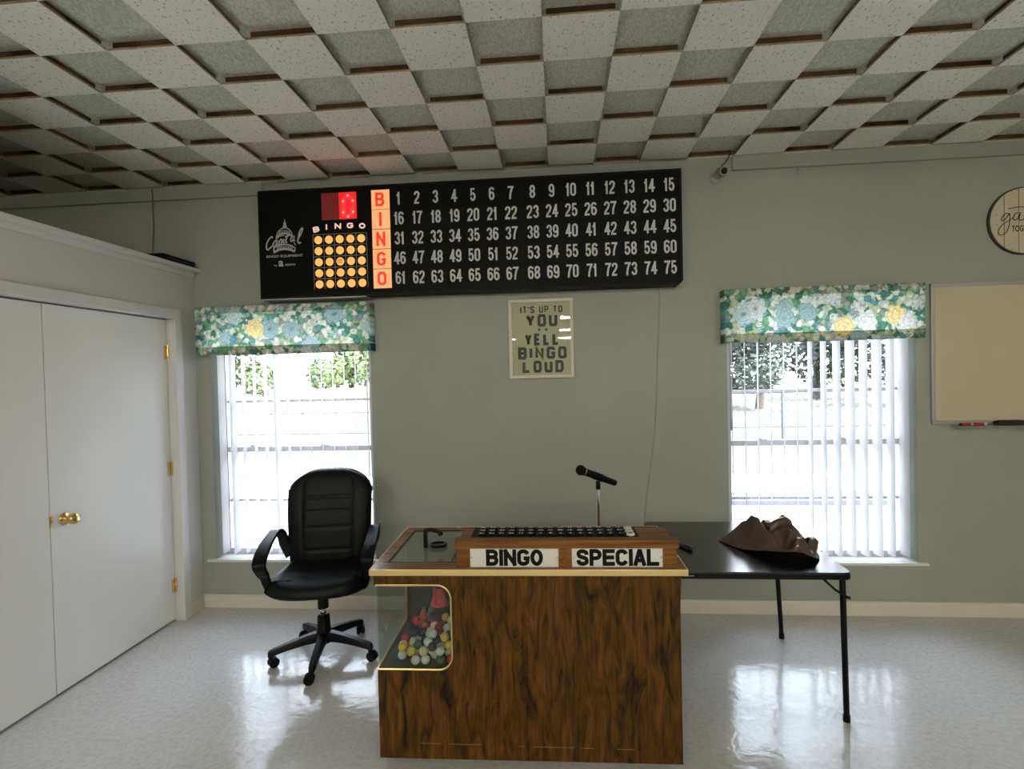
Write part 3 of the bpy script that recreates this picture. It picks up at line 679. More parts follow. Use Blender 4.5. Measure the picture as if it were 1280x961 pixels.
# ------------------------------------------------------------------ poster
po = thing('framed_poster', (-.098, D - .012, 1.556), 'cream framed poster about yelling bingo loud, under the bingo board', 'poster')
px0, px1, pz0, pz1 = -.311, .1145, 1.557, 2.078; fw = .021
bm = B(); y0, y1 = D - .026, D - .001
box(bm, px0, px1, y0, y1, pz1 - fw, pz1, bev=.002); box(bm, px0, px1, y0, y1, pz0, pz0 + fw, bev=.002); box(bm, px0, px0 + fw, y0, y1, pz0 + fw, pz1 - fw, bev=.002); box(bm, px1 - fw, px1, y0, y1, pz0 + fw, pz1 - fw, bev=.002)
obj('frame', bm, M['frame_cream'], po)
bm = B(); box(bm, px0 + fw, px1 - fw, D - .014, D - .002, pz0 + fw, pz1 - fw); pp = obj('print', bm, M['poster_paper'], po)
bm = B()
GL = {'I': [[(.5, 0), (.5, 1)]], 'T': [[(0, 1), (1, 1)], [(.5, 1), (.5, 0)]], 'U': [[(0, 1), (0, .14), (.14, 0), (.86, 0), (1, .14), (1, 1)]],
      'O': [[(.14, 0), (.86, 0), (1, .14), (1, .86), (.86, 1), (.14, 1), (0, .86), (0, .14), (.14, 0)]], 'P': [[(0, 0), (0, 1), (.86, 1), (1, .88), (1, .6), (.86, .46), (0, .46)]],
      'S': [[(1, .78), (1, .88), (.88, 1), (.12, 1), (0, .88), (0, .64), (.12, .52), (.88, .48), (1, .36), (1, .12), (.88, 0), (.12, 0), (0, .12), (0, .22)]],
      'Y': [[(-.04, 1), (.5, .42), (1.04, 1)], [(.5, .44), (.5, 0)]], 'E': [[(1, 1), (0, 1), (0, 0), (1, 0)], [(0, .5), (.9, .5)]], 'L': [[(0, 1), (0, 0), (1, 0)]],
      'B': [[(0, 0), (0, 1), (.86, 1), (1, .88), (1, .62), (.86, .52), (1, .4), (1, .12), (.86, 0), (0, 0)], [(0, .52), (.86, .52)]], 'N': [[(0, 0), (0, 1), (1, 0), (1, 1)]],
      'G': [[(1, .78), (1, .88), (.88, 1), (.12, 1), (0, .88), (0, .12), (.12, 0), (.88, 0), (1, .12), (1, .46), (.55, .46)]], 'D': [[(0, 0), (0, 1), (.8, 1), (1, .82), (1, .18), (.8, 0), (0, 0)]], "'": [[(.5, 1), (.5, .72)]]}
def line(s, xa, xb, zc, h, wd):
    wt = {'I': .35, "'": .3, ' ': .55}; tot = sum(wt.get(c, 1) for c in s) + .32 * (len(s) - 1); u = (xb - xa) / tot; x = xa
    for c in s:
        ww = wt.get(c, 1) * u
        for st in GL.get(c, []):
            cl = st[0] == st[-1]; pts = st[:-1] if cl else st
            ribbon(bm, [(x + wd / 2 + q[0] * (ww - wd) if ww > wd * 1.3 else x + ww / 2, zc - h / 2 + wd / 2 + q[1] * (h - wd)) for q in pts], wd, D - .0142, closed=cl)
        x += ww + .32 * u
# crop measures of the print: 1 px of the 887 px view = .000716 m
def pzz(yy): return 2.078 - (yy - 96) * .000716
def pxx(xx): return -.311 + (xx - 118) * .000708
line("IT'S UP TO", pxx(228), pxx(620), pzz(192), .045, .0085)
line("YOU", pxx(283), pxx(572), pzz(293), .082, .0195)
line("YELL", pxx(266), pxx(586), pzz(467), .080, .0195)
line("BINGO", pxx(200), pxx(652), pzz(592), .080, .0195)
line("LOUD", pxx(238), pxx(622), pzz(718), .080, .0195)
for x in (402, 467): lathe(bm, [(.009, 0), (.009, .001), (0, .001)], (pxx(x), D - .0142, pzz(378)), (0, -1, 0), 14)
obj('lettering', bm, M['poster_ink'], pp)
bm = B(); box(bm, px0 + fw - .002, px1 - fw + .002, D - .020, D - .0175, pz0 + fw - .002, pz1 - fw + .002); obj('glazing', bm, M['pane'], po)

# ------------------------------------------------------------------ whiteboard
wb = thing('whiteboard', (2.93, D - .01, 1.2), 'aluminium framed whiteboard on the wall right of the window', 'whiteboard')
wx0, wx1, wz0, wz1 = 2.325, 3.54, 1.212, 2.087; fw = .022
bm = B(); box(bm, wx0 + fw, wx1 - fw, D - .014, D - .001, wz0 + fw, wz1 - fw); obj('writing_surface', bm, M['whiteboard'], wb)
bm = B(); y0 = D - .02
box(bm, wx0, wx1, y0, D - .001, wz1 - fw, wz1, bev=.003); box(bm, wx0, wx1, y0, D - .001, wz0, wz0 + fw, bev=.003); box(bm, wx0, wx0 + fw, y0, D - .001, wz0 + fw, wz1 - fw, bev=.003); box(bm, wx1 - fw, wx1, y0, D - .001, wz0 + fw, wz1 - fw, bev=.003)
obj('frame', bm, M['board_alu'], wb)
bm = B(); prism(bm, [(D - .02, 1.202), (D - .078, 1.196), (D - .084, 1.204), (D - .080, 1.204), (D - .076, 1.201), (D - .02, 1.208)], 'x', 2.432, 3.43); obj('tray', bm, M['board_alu'], wb)
# marker and eraser lie in the tray
mk = thing('dry_erase_marker', (2.55, D - .052, 1.2055), 'red and white marker lying in the whiteboard tray', 'marker')
zz = 1.2135
bm = B(); tube(bm, [(2.522, D - .052, zz), (2.614, D - .052, zz)], .0085, 14); obj('barrel', bm, M['marker_white'], mk, smooth=.8)
bm = B(); tube(bm, [(2.47, D - .052, zz), (2.475, D - .052, zz), (2.484, D - .052, zz)], [.004, .0065, .0075], 14); tube(bm, [(2.484, D - .052, zz), (2.524, D - .052, zz)], .0088, 14); obj('cap', bm, [M['marker_red']], mk, smooth=.8)
bm = B(); tube(bm, [(2.534, D - .052, zz), (2.598, D - .052, zz)], .0088, 14, cap=False); obj('wrapper', bm, M['marker_red'], mk, smooth=.8)
bm = B(); tube(bm, [(2.462, D - .052, zz), (2.472, D - .052, zz)], [.006, .0086], 14); obj('cap_end', bm, M['black_plastic'], mk)
er = thing('board_eraser', (2.745, D - .052, 1.2095), 'black felt eraser resting in the whiteboard tray', 'eraser')
bm = B(); box(bm, 2.672, 2.826, D - .072, D - .028, 1.2095, 1.218, bev=.002); obj('felt_pad', bm, M['felt'], er)
bm = B(); prism(bm, [(2.668, 1.216), (2.83, 1.216), (2.828, 1.228), (2.815, 1.233), (2.70, 1.233), (2.676, 1.227)], 'y', D - .074, D - .026); obj('grip', bm, M['felt'], er)

# ------------------------------------------------------------------ round plank sign
rs = thing('round_wooden_sign', (2.866, D - .01, 2.245), 'round cream plank sign with script lettering above the whiteboard', 'sign')
rc = (2.866, 2.452); rr = .205
bm = B(); lathe(bm, [(rr, 0), (rr, .016), (rr - .006, .018), (0, .018)], (rc[0], D - .001, rc[1]), (0, -1, 0), 64, 0); pl_ = obj('backing', bm, M['sign_rim'], rs)
xs = [-.205, -.118, -.034, .05, .134, .205]
for a, b_ in zip(xs, xs[1:]):
    bm = B(); pts = []; R_ = rr - .0075; g = .0022
    a2, b2 = max(a + g, -R_ + .0005), min(b_ - g, R_ - .0005)
    for i in range(13): x = a2 + (b2 - a2) * i / 12; pts.append((rc[0] + x, rc[1] + math.sqrt(max(0, R_ * R_ - x * x))))
    for i in range(12, -1, -1): x = a2 + (b2 - a2) * i / 12; pts.append((rc[0] + x, rc[1] - math.sqrt(max(0, R_ * R_ - x * x))))
    prism(bm, pts, 'y', D - .0225, D - .0185); obj('plank', bm, M['plank'], rs)
bm = B()
def sp_(q): # drawing coordinates of the sign -> wall plane
    return (2.659 + (q[0] - 205) * .000533, 2.452 - (q[1] - 465) * .000533)
for st in ([(425, 385), (395, 375), (355, 410), (340, 450), (365, 455), (405, 415), (428, 380), (430, 470), (415, 550), (375, 610), (320, 620), (308, 575), (350, 505), (440, 450), (470, 430)],
           [(530, 375), (490, 385), (470, 430), (485, 460), (515, 440), (545, 380), (530, 440), (550, 465), (590, 440)],
           [(640, 255), (605, 380), (600, 450), (620, 475), (655, 455)], [(410, 330), (480, 316), (560, 312), (720, 322)],
           [(655, 455), (700, 330), (720, 260), (700, 275), (680, 400), (672, 465), (700, 400), (728, 385), (726, 450), (745, 460)],
           [(745, 445), (790, 415), (785, 385), (755, 400), (752, 445), (785, 462), (820, 420)], [(820, 390), (828, 455), (836, 405), (870, 385), (885, 395)]):
    ribbon(bm, [sp_((p.x, p.y)) for p in smoothline(st, 6)], .0042, D - .0226)
text_bm(bm, 'TOGETHER', *sp_((600, 555)), .036, .160, D - .0226, bold=.022)
obj('lettering', bm, M['sign_ink'], rs)
bm = B()
for x, z in ((-.16, -.02), (-.16, .04), (-.075, -.175), (.01, -.185), (-.075, .175), (.01, .185)): lathe(bm, [(.003, 0), (.003, .0008), (0, .001)], (rc[0] + x, D - .0225, rc[1] + z), (0, -1, 0), 8)
obj('nail_heads', bm, M['plank_line'], rs)

# ------------------------------------------------------------------ small wall items
sc = thing('security_camera', (1.07, D - .05, 2.79), 'small white bullet security camera by the ceiling strip', 'camera')
ax = Vector((-.02, -.95, -.28)).normalized(); c0 = Vector((1.055, D - .012, 2.85))
bm = B(); lathe(bm, [(.034, 0), (.034, .006), (.026, .012), (0, .012)], (1.04, D - .001, 2.81), (0, -1, 0), 20); tube(bm, [(1.04, D - .01, 2.81), (1.045, D - .035, 2.82), (1.06, D - .05, 2.835)], .008, 8); obj('mount', bm, M['cam_white'], sc, smooth=.8)
cc = Vector((1.068, D - .045, 2.838))
bm = B(); lathe(bm, [(0, -.05), (.022, -.05), (.027, -.045), (.028, .05), (.026, .054), (.021, .054), (.020, .046), (0, .046)], cc, ax, 24); obj('housing', bm, M['cam_white'], sc, smooth=.8)
bm = B(); lathe(bm, [(.0195, .0465), (.0195, .049), (.009, .050), (.008, .052), (0, .0525)], cc, ax, 20); obj('lens', bm, M['black_plastic'], sc)
bm = B(); tube(bm, [cc - ax * .048, (1.06, D - .012, 2.865), (1.08, D - .02, 2.885), (1.10, D - .02, 2.905), (1.115, D - .03, 2.93), (1.118, D - .045, 2.945)], .004, 6); obj('cord', bm, M['cable_black'], sc)
bm = B(); tube(bm, [(1.552, D - .001, 2.842), (1.552, D - .014, 2.84), (1.552, D - .016, 2.815), (1.556, D - .024, 2.806), (1.562, D - .03, 2.815), (1.562, D - .03, 2.823)], .0038, 8); tag(obj('wall_hook', bm, M['cam_white']), 'tiny pale hook on the wall right of the security camera', 'hook')
bm = B(); tube(bm, smoothline([(-2.772, D - .03, 2.93), (-2.773, D - .026, 2.85), (-2.79, D - .008, 2.80), (-2.788, D - .006, 2.68), (-2.797, D - .007, 2.56), (-2.80, D - .012, 2.42), (-2.76, D - .05, 2.368), (-2.70, D - .08, 2.374)], 6), .0035, 6); tag(obj('ceiling_cable', bm, M['cable']), 'thin cable hanging from the ceiling down behind the closet ledge', 'cable')
bm = B(); tube(bm, smoothline([(.674, D - .004, 2.124), (.672, D - .0035, 1.98), (.655, D - .0035, 1.66), (.626, D - .0035, 1.19), (.556, D - .0035, .66), (.52, D - .004, .20), (.53, D - .012, .02)], 6), .0028, 6); tag(obj('board_cable', bm, M['cable_wall']), 'thin pale cable running down the wall from the bingo board', 'cable')
bx_ = thing('equipment_box', (-2.58, 3.42, ZL + .022), 'flat black electronics box lying on the closet ledge', 'box')
bm = B(); box(bm, -2.675, -2.475, 3.25, 3.555, ZL + .027, ZL + .066, bev=.004); obj('case', bm, M['black_plastic'], bx_)
bm = B()
for x in (-2.655, -2.495):
    for y in (3.27, 3.535): box(bm, x - .01, x + .01, y - .01, y + .01, ZL + .0221, ZL + .027)
obj('feet', bm, M['black_soft'], bx_)
bm = B(); box(bm, -2.4752, -2.4738, 3.28, 3.50, ZL + .038, ZL + .052); obj('front_vent', bm, M['dark_gap'], bx_)

# ------------------------------------------------------------------ bingo console
KC = Vector((-.145, 2.40, 0))
co = thing('bingo_console', KC, 'dark oak bingo caller console with gold edging and a ball window', 'console')
bx0, bx1, by0, by1, bz0, bz1 = -.757, .457, 2.13, 2.66, .036, .795
# front panel with the rounded window cut at its upper left
wz0_, wz1_, wxr = .402, .745, -.450; rad = .055
def arc(cx, cz, r, a0, a1, n=8): return [(cx + r * math.cos(math.radians(a0 + (a1 - a0) * i / n)), cz + r * math.sin(math.radians(a0 + (a1 - a0) * i / n))) for i in range(n + 1)]
edge = arc(wxr - rad, wz1_ - rad, rad, 90, 0) + arc(wxr - rad, wz0_ + rad, rad, 0, -90)
bm = B(); th = .018
prism(bm, [(bx0, bz0), (bx1, bz0), (bx1, bz1), (bx0, bz1), (bx0, wz1_)] + edge + [(bx0, wz0_)], 'y', by0, by0 + th); obj('front_panel', bm, M['oak'], co)
bm = B(); box(bm, bx1 - th, bx1, by0 + th, by1, bz0, bz1); obj('side_panel', bm, M['oak'], co)
bm = B(); box(bm, bx0, bx0 + th, by0 + th, by1, bz0, wz0_); box(bm, bx0, bx0 + th, by0 + th, by1, wz1_, bz1); box(bm, bx0, bx0 + th, 2.585, by1, wz0_, wz1_); obj('side_panel', bm, M['oak'], co)
bm = B(); box(bm, bx0 + th, bx1 - th, by1 - th, by1, bz0, bz1); box(bm, bx0 + th, bx1 - th, by0 + th, by1 - th, bz0, bz0 + .015); obj('back_panel', bm, M['oak'], co)
bm = B(); box(bm, bx0 + th, -.40, by0 + th, 2.60, wz0_ - .012, wz0_ - .001); box(bm, -.41, -.398, by0 + th, 2.60, wz0_, bz1 - .02); box(bm, bx0 + th, -.41, 2.588, 2.60, wz0_, bz1 - .02)
prism(bm, [(2.27, wz0_), (2.588, wz0_), (2.588, wz0_ + .10)], 'x', -.60, -.411)
obj('ball_chamber', bm, M['chamber'], co)
bm = B(); prism(bm, [(bx0 + .001, wz1_ - .001)] + [(x - .001 if z > .5 else x - .001, z) for x, z in edge] + [(bx0 + .001, wz0_ + .001)], 'y', by0 + .006, by0 + .010); obj('front_glass', bm, M['clear'], co)
bm = B(); box(bm, bx0 + .003, bx0 + .007, by0 + .011, 2.585, wz0_ + .001, wz1_ - .001); obj('side_glass', bm, M['clear'], co)
bm = B(); pts = [(bx0, by0 - .001, wz1_)] + [(x, by0 - .001, z) for x, z in edge] + [(bx0, by0 - .001, wz0_)]; tube(bm, pts, .0036, 6); tube(bm, [(bx0, by0, wz0_), (bx0, 2.585, wz0_), (bx0, 2.585, wz1_)], .0048, 6); obj('gold_trim', bm, M['gold_edge'], co)
bm = B(); box(bm, bx0 + .005, bx1 + .002, by0 - .004, by0 - .0002, .772, .794); box(bm, bx0 - .006, bx0 - .0003, by0 - .004, by1, .748, .794); obj('top_moulding', bm, M['oak'], co)
bm = B()
for a, b_, z in ((-.59, -.50, .098), (-.47, -.34, .097), (-.19, -.165, .094), (-.13, .03, .093), (.06, .11, .092), (.20, .27, .091)): box(bm, a, b_, by0 - .0004, by0 - .0001, z, z + .0022)
obj('scuff_mark', bm, M['plank_scuff'], co)
# counter: frame around the glass lid
tx0, tx1, ty0, ty1, tz0, tz1 = -.768, .478, 2.10, 2.695, .7955, .819
lx0, lx1, ly0, ly1 = -.722, -.452, 2.182, 2.640
bm = B(); box(bm, tx0, tx1, ty0, ly0, tz0, tz1); box(bm, tx0, tx1, ly1, ty1, tz0, tz1); box(bm, tx0, lx0, ly0, ly1, tz0, tz1); box(bm, lx1, tx1, ly0, ly1, tz0, tz1); obj('countertop', bm, M['oak_top'], co)
bm = B(); e = .0035
box(bm, tx0 - e, tx1 + e, ty0 - e, ty0 - .0002, tz0 - .001, tz1 + .001, bev=.0015); box(bm, tx0 - e, tx0 - .0002, ty0, ty1, tz0 - .001, tz1 + .001, bev=.0015); box(bm, tx1 + .0002, tx1 + e, ty0, ty1, tz0 - .001, tz1 + .001, bev=.0015); box(bm, tx0 - e, tx1 + e, ty1 + .0002, ty1 + e, tz0 - .001, tz1 + .001, bev=.0015)
obj('edge_banding', bm, M['gold_edge'], co)
bm = B(); box(bm, lx0 + .0005, lx1 - .0005, ly0 + .0005, ly1 - .0005, tz1 - .008, tz1 - .003); obj('glass_lid', bm, M['smoke'], co)
bm = B(); g = .004
for q in ((lx0, lx1, ly0, ly0 + g), (lx0, lx1, ly1 - g, ly1), (lx0, lx0 + g, ly0, ly1), (lx1 - g, lx1, ly0, ly1)): box(bm, *q, tz1 - .002, tz1 + .0008)
obj('lid_gasket', bm, M['black_soft'], co)
# ball pick-up: black bracket and ring above the lid, clear tube and red funnel below
bm = B(); hx, hy = -.606, 2.385
box(bm, hx - .009, hx + .009, hy - .009, hy + .009, tz1 - .003, tz1 + .082, bev=.003); tube(bm, smoothline([(hx, hy, tz1 + .074), (hx + .03, hy, tz1 + .076), (hx + .062, hy, tz1 + .066), (hx + .070, hy, tz1 + .052)], 5), [.0095] * 12 + [.0125] * 4, 10); obj('ball_handle', bm, M['black_plastic'], co, smooth=.7)
bm = B(); ringc = Vector((hx + .055, hy + .01, tz1 + .006)); tube(bm, [ringc + Vector((.034 * math.cos(2 * PI * k / 28), .034 * math.sin(2 * PI * k / 28), 0)) for k in range(29)], .0065, 8, cap=False); obj('ball_ring', bm, M['black_plastic'], co, smooth=True)
bm = B(); tc_ = (hx + .055, 2.40); lathe(bm, [(.028, 0), (.028, .17), (.025, .17), (.025, 0)], (tc_[0], tc_[1], .625), (0, 0, 1), 24); obj('ball_tube', bm, M['tube_clear'], co, smooth=.8)
bm = B(); lathe(bm, [(.0295, -.022), (.0295, -.035), (.030, -.055), (.037, -.085), (.043, -.102), (.040, -.102), (.034, -.084), (.028, -.055), (.0285, -.022)], (tc_[0], tc_[1], .655), (0, 0, 1), 28); tube(bm, [(tc_[0] + .010 + .024 * math.cos(2 * PI * k / 20), tc_[1] - .036, .582 + .021 * math.sin(2 * PI * k / 20)) for k in range(21)], .006, 6, cap=False)
obj('funnel', bm, M['funnel_red'], co, smooth=.9)
bm = B(); tube(bm, [(-.56, 2.26, .475), (-.535, 2.27, .435), (-.475, 2.28, .437)], .004, 6); tube(bm, [(-.56, 2.26, .475), (-.57, 2.265, .51)], .003, 6); obj('agitator_rod', bm, M['marker_white'], co)
# sign boxes and keyboard housing
hx0, hx1, hy0 = -.421, .445, 2.122
bm = B(); prism(bm, [(hy0 + .010, tz1), (hy0 + .010, .897), (hy0 + .03, .926), (2.300, .926), (2.335, .905), (2.40, tz1 + .003), (2.40, tz1)], 'x', hx0 + .008, hx1 - .010); obj('keyboard_housing', bm, M['oak_h'], co)
bm = B(); box(bm, hx0, -.368, hy0, hy0 + .012, tz1, .896); box(bm, hx0, hx0 + .008, hy0 + .012, 2.285, tz1, .896); obj('sign_stile', bm, M['oak_h'], co)
bm = B(); box(bm, -.014, .004, hy0, hy0 + .012, tz1, .896); box(bm, .019, .038, hy0, hy0 + .012, tz1, .896); box(bm, .004, .019, hy0 + .004, hy0 + .012, tz1, .896); obj('sign_stile', bm, M['oak_h'], co)
bm = B(); box(bm, .392, hx1, hy0, hy0 + .012, tz1, .896); box(bm, hx1 - .010, hx1, hy0 + .012, 2.285, tz1, .896); obj('sign_stile', bm, M['oak_h'], co)
bm = B(); prism(bm, [(hy0 - .012, .899), (hy0 - .012, .916), (hy0 - .004, .928), (hy0 + .045, .928), (hy0 + .045, .897), (hy0 - .006, .897)], 'x', hx0 - .006, hx1 + .006); obj('cap_moulding', bm, M['oak_h'], co)
for a, b_, s, ta, tb in ((-.367, -.0145, 'BINGO', -.303, -.076), (.0385, .3915, 'SPECIAL', .058, .376)):
    bm = B(); box(bm, a, b_, hy0 + .006, hy0 + .0098, tz1 + .0005, .896); p = obj('sign_panel', bm, M['sign_white'], co)
    bm = B(); write(bm, s, (ta + tb) / 2, .8575, .066, (.0500 if s == 'BINGO' else .0480), .0155, hy0 + .0058, gap=.0030, narrow={'I': .0155}); obj('lettering', bm, M['sign_ink'], p)
    bm = B()
    for x in (a + .006, b_ - .006): lathe(bm, [(.003, 0), (.003, .001), (0, .0014)], (x, hy0 + .006, .858), (0, -1, 0), 8)
    obj('screw_heads', bm, M['chrome'], p)
bm = B(); box(bm, -.368, .308, 2.163, 2.298, .9262, .9285, bev=.001); kp = obj('keyboard', bm, M['black_soft'], co)
for r in range(3):
    for c in range(16):
        x = -.325 + c * .0402; y = 2.188 + r * .042; bm = B(); white = c == 15
        lathe(bm, [(.0165, 0), (.0165, .006), (.0145, .0085), (0, .0085)], (x, y, .9286), (0, 0, 1), 14, 1 if white else 0)
        b2 = B(); s = 'BIN'[r] if white else str(r * 15 + 15 - c)
        text_bm(b2, s, 0, 0, .0165, None, 0, bold=.03, th=0)
        vm = {}
        for v in b2.verts: vm[v] = bm.verts.new((x - v.co.x, y - v.co.z, .9378))
        for f in b2.faces: bm.faces.new([vm[v] for v in f.verts]).material_index = 2 if white else 1
        b2.free()
        obj('key', bm, [M['black_plastic'], M['marker_white'], M['sign_ink']], kp, recalc=True)
bm = B(); box(bm, bx1 + .0003, bx1 + .012, 2.18, 2.205, .655, .675, bev=.003); box(bm, bx1 + .0003, bx1 + .010, 2.19, 2.20, .695, .70); obj('side_switch', bm, M['black_plastic'], co)
for x in (bx0 + .08, bx1 - .08):
    for y in (by0 + .09, by1 - .08):
        bm = B(); tube(bm, [(x - .011, y, .0185), (x + .011, y, .0185)], .0182, 16); box(bm, x - .016, x + .016, y - .016, y + .016, .030, .0358); obj('caster', bm, M['black_soft'], co, smooth=.7)
co.rotation_euler = (0, 0, math.radians(1.0))
bm = B(); tube(bm, smoothline([(.462, 2.55, .20), (.50, 2.58, .19), (.54, 2.66, .15), (.56, 2.76, .08), (.545, 2.85, .012), (.50, 2.95, .004), (.40, 3.1, .004)], 6), .0035, 6); tag(obj('power_cord', bm, M['cable']), 'thin grey power cord curling out from the right side of the console', 'cord')

# balls heaped in the chamber (each one a ball)
random.seed(11)
def ball_proto(k):
    b_ = B(); ico(b_, (0, 0, 0), .0185, 3); o = obj('bingo_ball', b_, M['ball ' + k], smooth=True, local=True); return o
lab = {'white': 'white bingo ball in the heap behind the console window', 'yellow': 'yellow bingo ball in the heap behind the console window', 'red': 'red bingo ball in the heap behind the console window', 'dark blue': 'dark blue bingo ball in the heap behind the console window', 'green': 'dark green bingo ball in the heap behind the console window', 'cream': 'cream yellow bingo ball in the heap behind the console window'}
protos = {}; cols = ['white', 'white', 'red', 'yellow', 'cream', 'dark blue', 'white', 'red', 'green', 'cream', 'yellow', 'white', 'dark blue', 'red']
rb_ = .0187; placed = []
rotm = Matrix.Rotation(math.radians(1.0), 3, 'Z')
def floor_z(x, y):
    if x > -.60 - rb_ and y > 2.27: return wz0_ + (y - 2.27) / .318 * .10 + rb_ * 1.05
    return wz0_ + rb_ + .0005
def drop(x, y):
    z = floor_z(x, y)
    for _ in range(40):
        ch = False
        for (a, b_, c) in placed:
            dx, dy = x - a, y - b_; d2 = dx * dx + dy * dy
            if d2 < (2 * rb_) ** 2:
                top = c + math.sqrt((2 * rb_) ** 2 - d2)
                if z < top - 1e-6 and z > c - 2 * rb_: z = top; ch = True
        if not ch: break
    return z
xmin, xmax, ymin, ymax = -.685, -.411 - rb_ - .001, by0 + .0115 + rb_, 2.588 - rb_ - .002
tries = 0
while len(placed) < 92 and tries < 20000:
    tries += 1
    best = None
    for _ in range(14):
        x = random.uniform(xmin, xmax); y = random.uniform(ymin, ymax); z = drop(x, y)
        if x > -.45 - rb_ - .06 and y < by0 + th + rb_ + .001: continue
        lim = .46 + .10 * (y - ymin) / (ymax - ymin) + .09 * (x - xmin) / (xmax - xmin)
        if z > lim or (x - tc_[0]) ** 2 + (y - tc_[1]) ** 2 < .07 ** 2 and z > .56: continue
        sc_ = z - .16 * (x - xmin)
        if best is None or sc_ < best[0]: best = (sc_, x, y, z)
    if best is None: continue
    placed.append(best[1:])
for i, (x, y, z) in enumerate(placed):
    k = random.choice(cols)
    if k not in protos: o = protos[k] = ball_proto(k)
    else: o = protos[k].copy(); COL.objects.link(o)
    p = rotm @ (Vector((x, y, z)) - KC) + KC
    o.location = p; tag(o, lab[k], 'ball', k + ' balls in the console')
print('balls', len(placed))

# microphone on its stand, behind the keyboard
mi = thing('microphone_stand', (.178, 2.50, tz1 + .0005), 'slim chrome microphone stand on the back of the console', 'stand')
bm = B(); lathe(bm, [(.062, 0), (.062, .008), (.05, .014), (.012, .02), (.012, .034), (0, .034)], (.178, 2.50, tz1 + .0008), (0, 0, 1), 28); obj('base', bm, M['black_metal'], mi, smooth=.7)
bm = B(); tube(bm, [(.178, 2.50, tz1 + .03), (.178, 2.50, 1.062)], .0062, 12); obj('pole', bm, M['chrome'], mi, smooth=.8)
a, b_ = Vector((.094, 2.475, 1.143)), Vector((.262, 2.53, 1.069)); dr_ = (b_ - a).normalized(); mid = a + dr_ * .088
bm = B(); tube(bm, [(.178, 2.50, 1.048), (.178, 2.50, 1.085)], .0105, 12); tube(bm, [mid - dr_ * .02, mid + dr_ * .03], .0185, 14, cap=False); obj('clip', bm, M['black_plastic'], mi, smooth=.7)
mc = thing('microphone', mid, 'black handheld microphone held in the chrome stand', 'microphone')
bm = B(); tube(bm, [a + dr_ * .028, a + dr_ * .040, a + dr_ * .12, b_ - dr_ * .006, b_], [.0165, .0175, .0155, .0145, .011], 18); obj('handle', bm, M['black_plastic'], mc, smooth=.7)
bm = B(); ico(bm, a + dr_ * .006, .024, 3); obj('grille', bm, M['black_soft'], mc, smooth=True)
bm = B(); tube(bm, [a + dr_ * .024, a + dr_ * .029], .0195, 18); obj('collar_ring', bm, M['chrome'], mc, smooth=.7)

# ------------------------------------------------------------------ folding table
ft = thing('folding_table', (.853, 2.805, 0), 'black square folding table in front of the right window', 'table')
tx0, tx1, ty0, ty1, zt0, zt1 = .486, 1.247, 2.405, 3.212, .672, .702
bm = B()
def rrect(x0, x1, y0, y1, r): return [(x1 - r + r * math.cos(a), y1 - r + r * math.sin(a)) for a in [PI / 2 * i / 6 for i in range(7)]] + [(x0 + r + r * math.cos(a), y1 - r + r * math.sin(a)) for a in [PI / 2 + PI / 2 * i / 6 for i in range(7)]] + [(x0 + r + r * math.cos(a), y0 + r + r * math.sin(a)) for a in [PI + PI / 2 * i / 6 for i in range(7)]] + [(x1 - r + r * math.cos(a), y0 + r + r * math.sin(a)) for a in [1.5 * PI + PI / 2 * i / 6 for i in range(7)]]
prism(bm, rrect(tx0 + .004, tx1 - .004, ty0 + .004, ty1 - .004, .032), 'z', zt1 - .008, zt1); obj('table_top', bm, M['table_top'], ft)
bm = B(); prism(bm, rrect(tx0, tx1, ty0, ty1, .035), 'z', zt0, zt1 - .008); o = obj('apron', bm, M['black_metal'], ft)
bm = B(); text_bm(bm, 'Bestlon', .552, .684, .007, .050, ty0 - .0003, bold=0.0) if False else box(bm, .535, .580, ty0 - .0012, ty0 - .0002, .683, .688); obj('maker_mark', bm, M['table_mark'], o)
for sx, sy in ((1, -1), (1, 1), (-1, -1), (-1, 1)):
    xt = .853 + sx * (.362 if sx > 0 else .335); yt = 2.808 + sy * .365; xf = .853 + sx * ((.405 if sy < 0 else .428) if sx > 0 else .345); yf = 2.86 + sy * (.36 if sy < 0 else .40)
    if sy < 0: yt = 2.437
    bm = B(); tube(bm, [(xt, yt, zt0), (xf, yf, .012)], .0125, 12); lo_ = obj('leg', bm, M['black_metal'], ft, smooth=.8)
    bm = B(); tube(bm, [Vector((xf, yf, .0005)), Vector((xf, yf, .03))], .0148, 12); obj('foot_cap', bm, M['black_soft'], lo_, smooth=.8)
    bm = B()
    if sx < 0: tube(bm, [(xt, yt - sy * .085, zt0 - .002), (xt, yt - sy * .03, zt0 - .055), (xt, yt + sy * .01, zt0 - .088)], .0055, 8)
    else: tube(bm, [(xt - sx * .085, yt + .004, zt0 - .002), (xt - sx * .03, yt + .003, zt0 - .055), (xt + sx * .018, yt, zt0 - .088), (xt + sx * .032, yt, zt0 - .092)], .0055, 8)
    tube(bm, [(xt + sx * .02, yt - .014, zt0 - .083), (xt + sx * .02, yt + .014, zt0 - .083)], .007, 8); obj('lock_brace', bm, M['black_metal'], lo_, smooth=.8)

# dark pen lying on the table
pe = thing('marker_pen', (.615, 2.76, zt1), 'dark purple pen lying on the folding table beside the console', 'pen')
a, b_ = Vector((.578, 2.80, zt1 + .0105)), Vector((.640, 2.69, zt1 + .0105)); d_ = (b_ - a).normalized()
bm = B(); tube(bm, [a, a + d_ * .085], .0088, 12); obj('barrel', bm, M['pen_purple'], pe, smooth=.8)
bm = B(); tube(bm, [a + d_ * .088, a + d_ * .092, a + d_ * .122, a + d_ * .127], [.007, .0102, .0102, .007], 12); obj('cap', bm, M['pen_purple'], pe, smooth=.8)

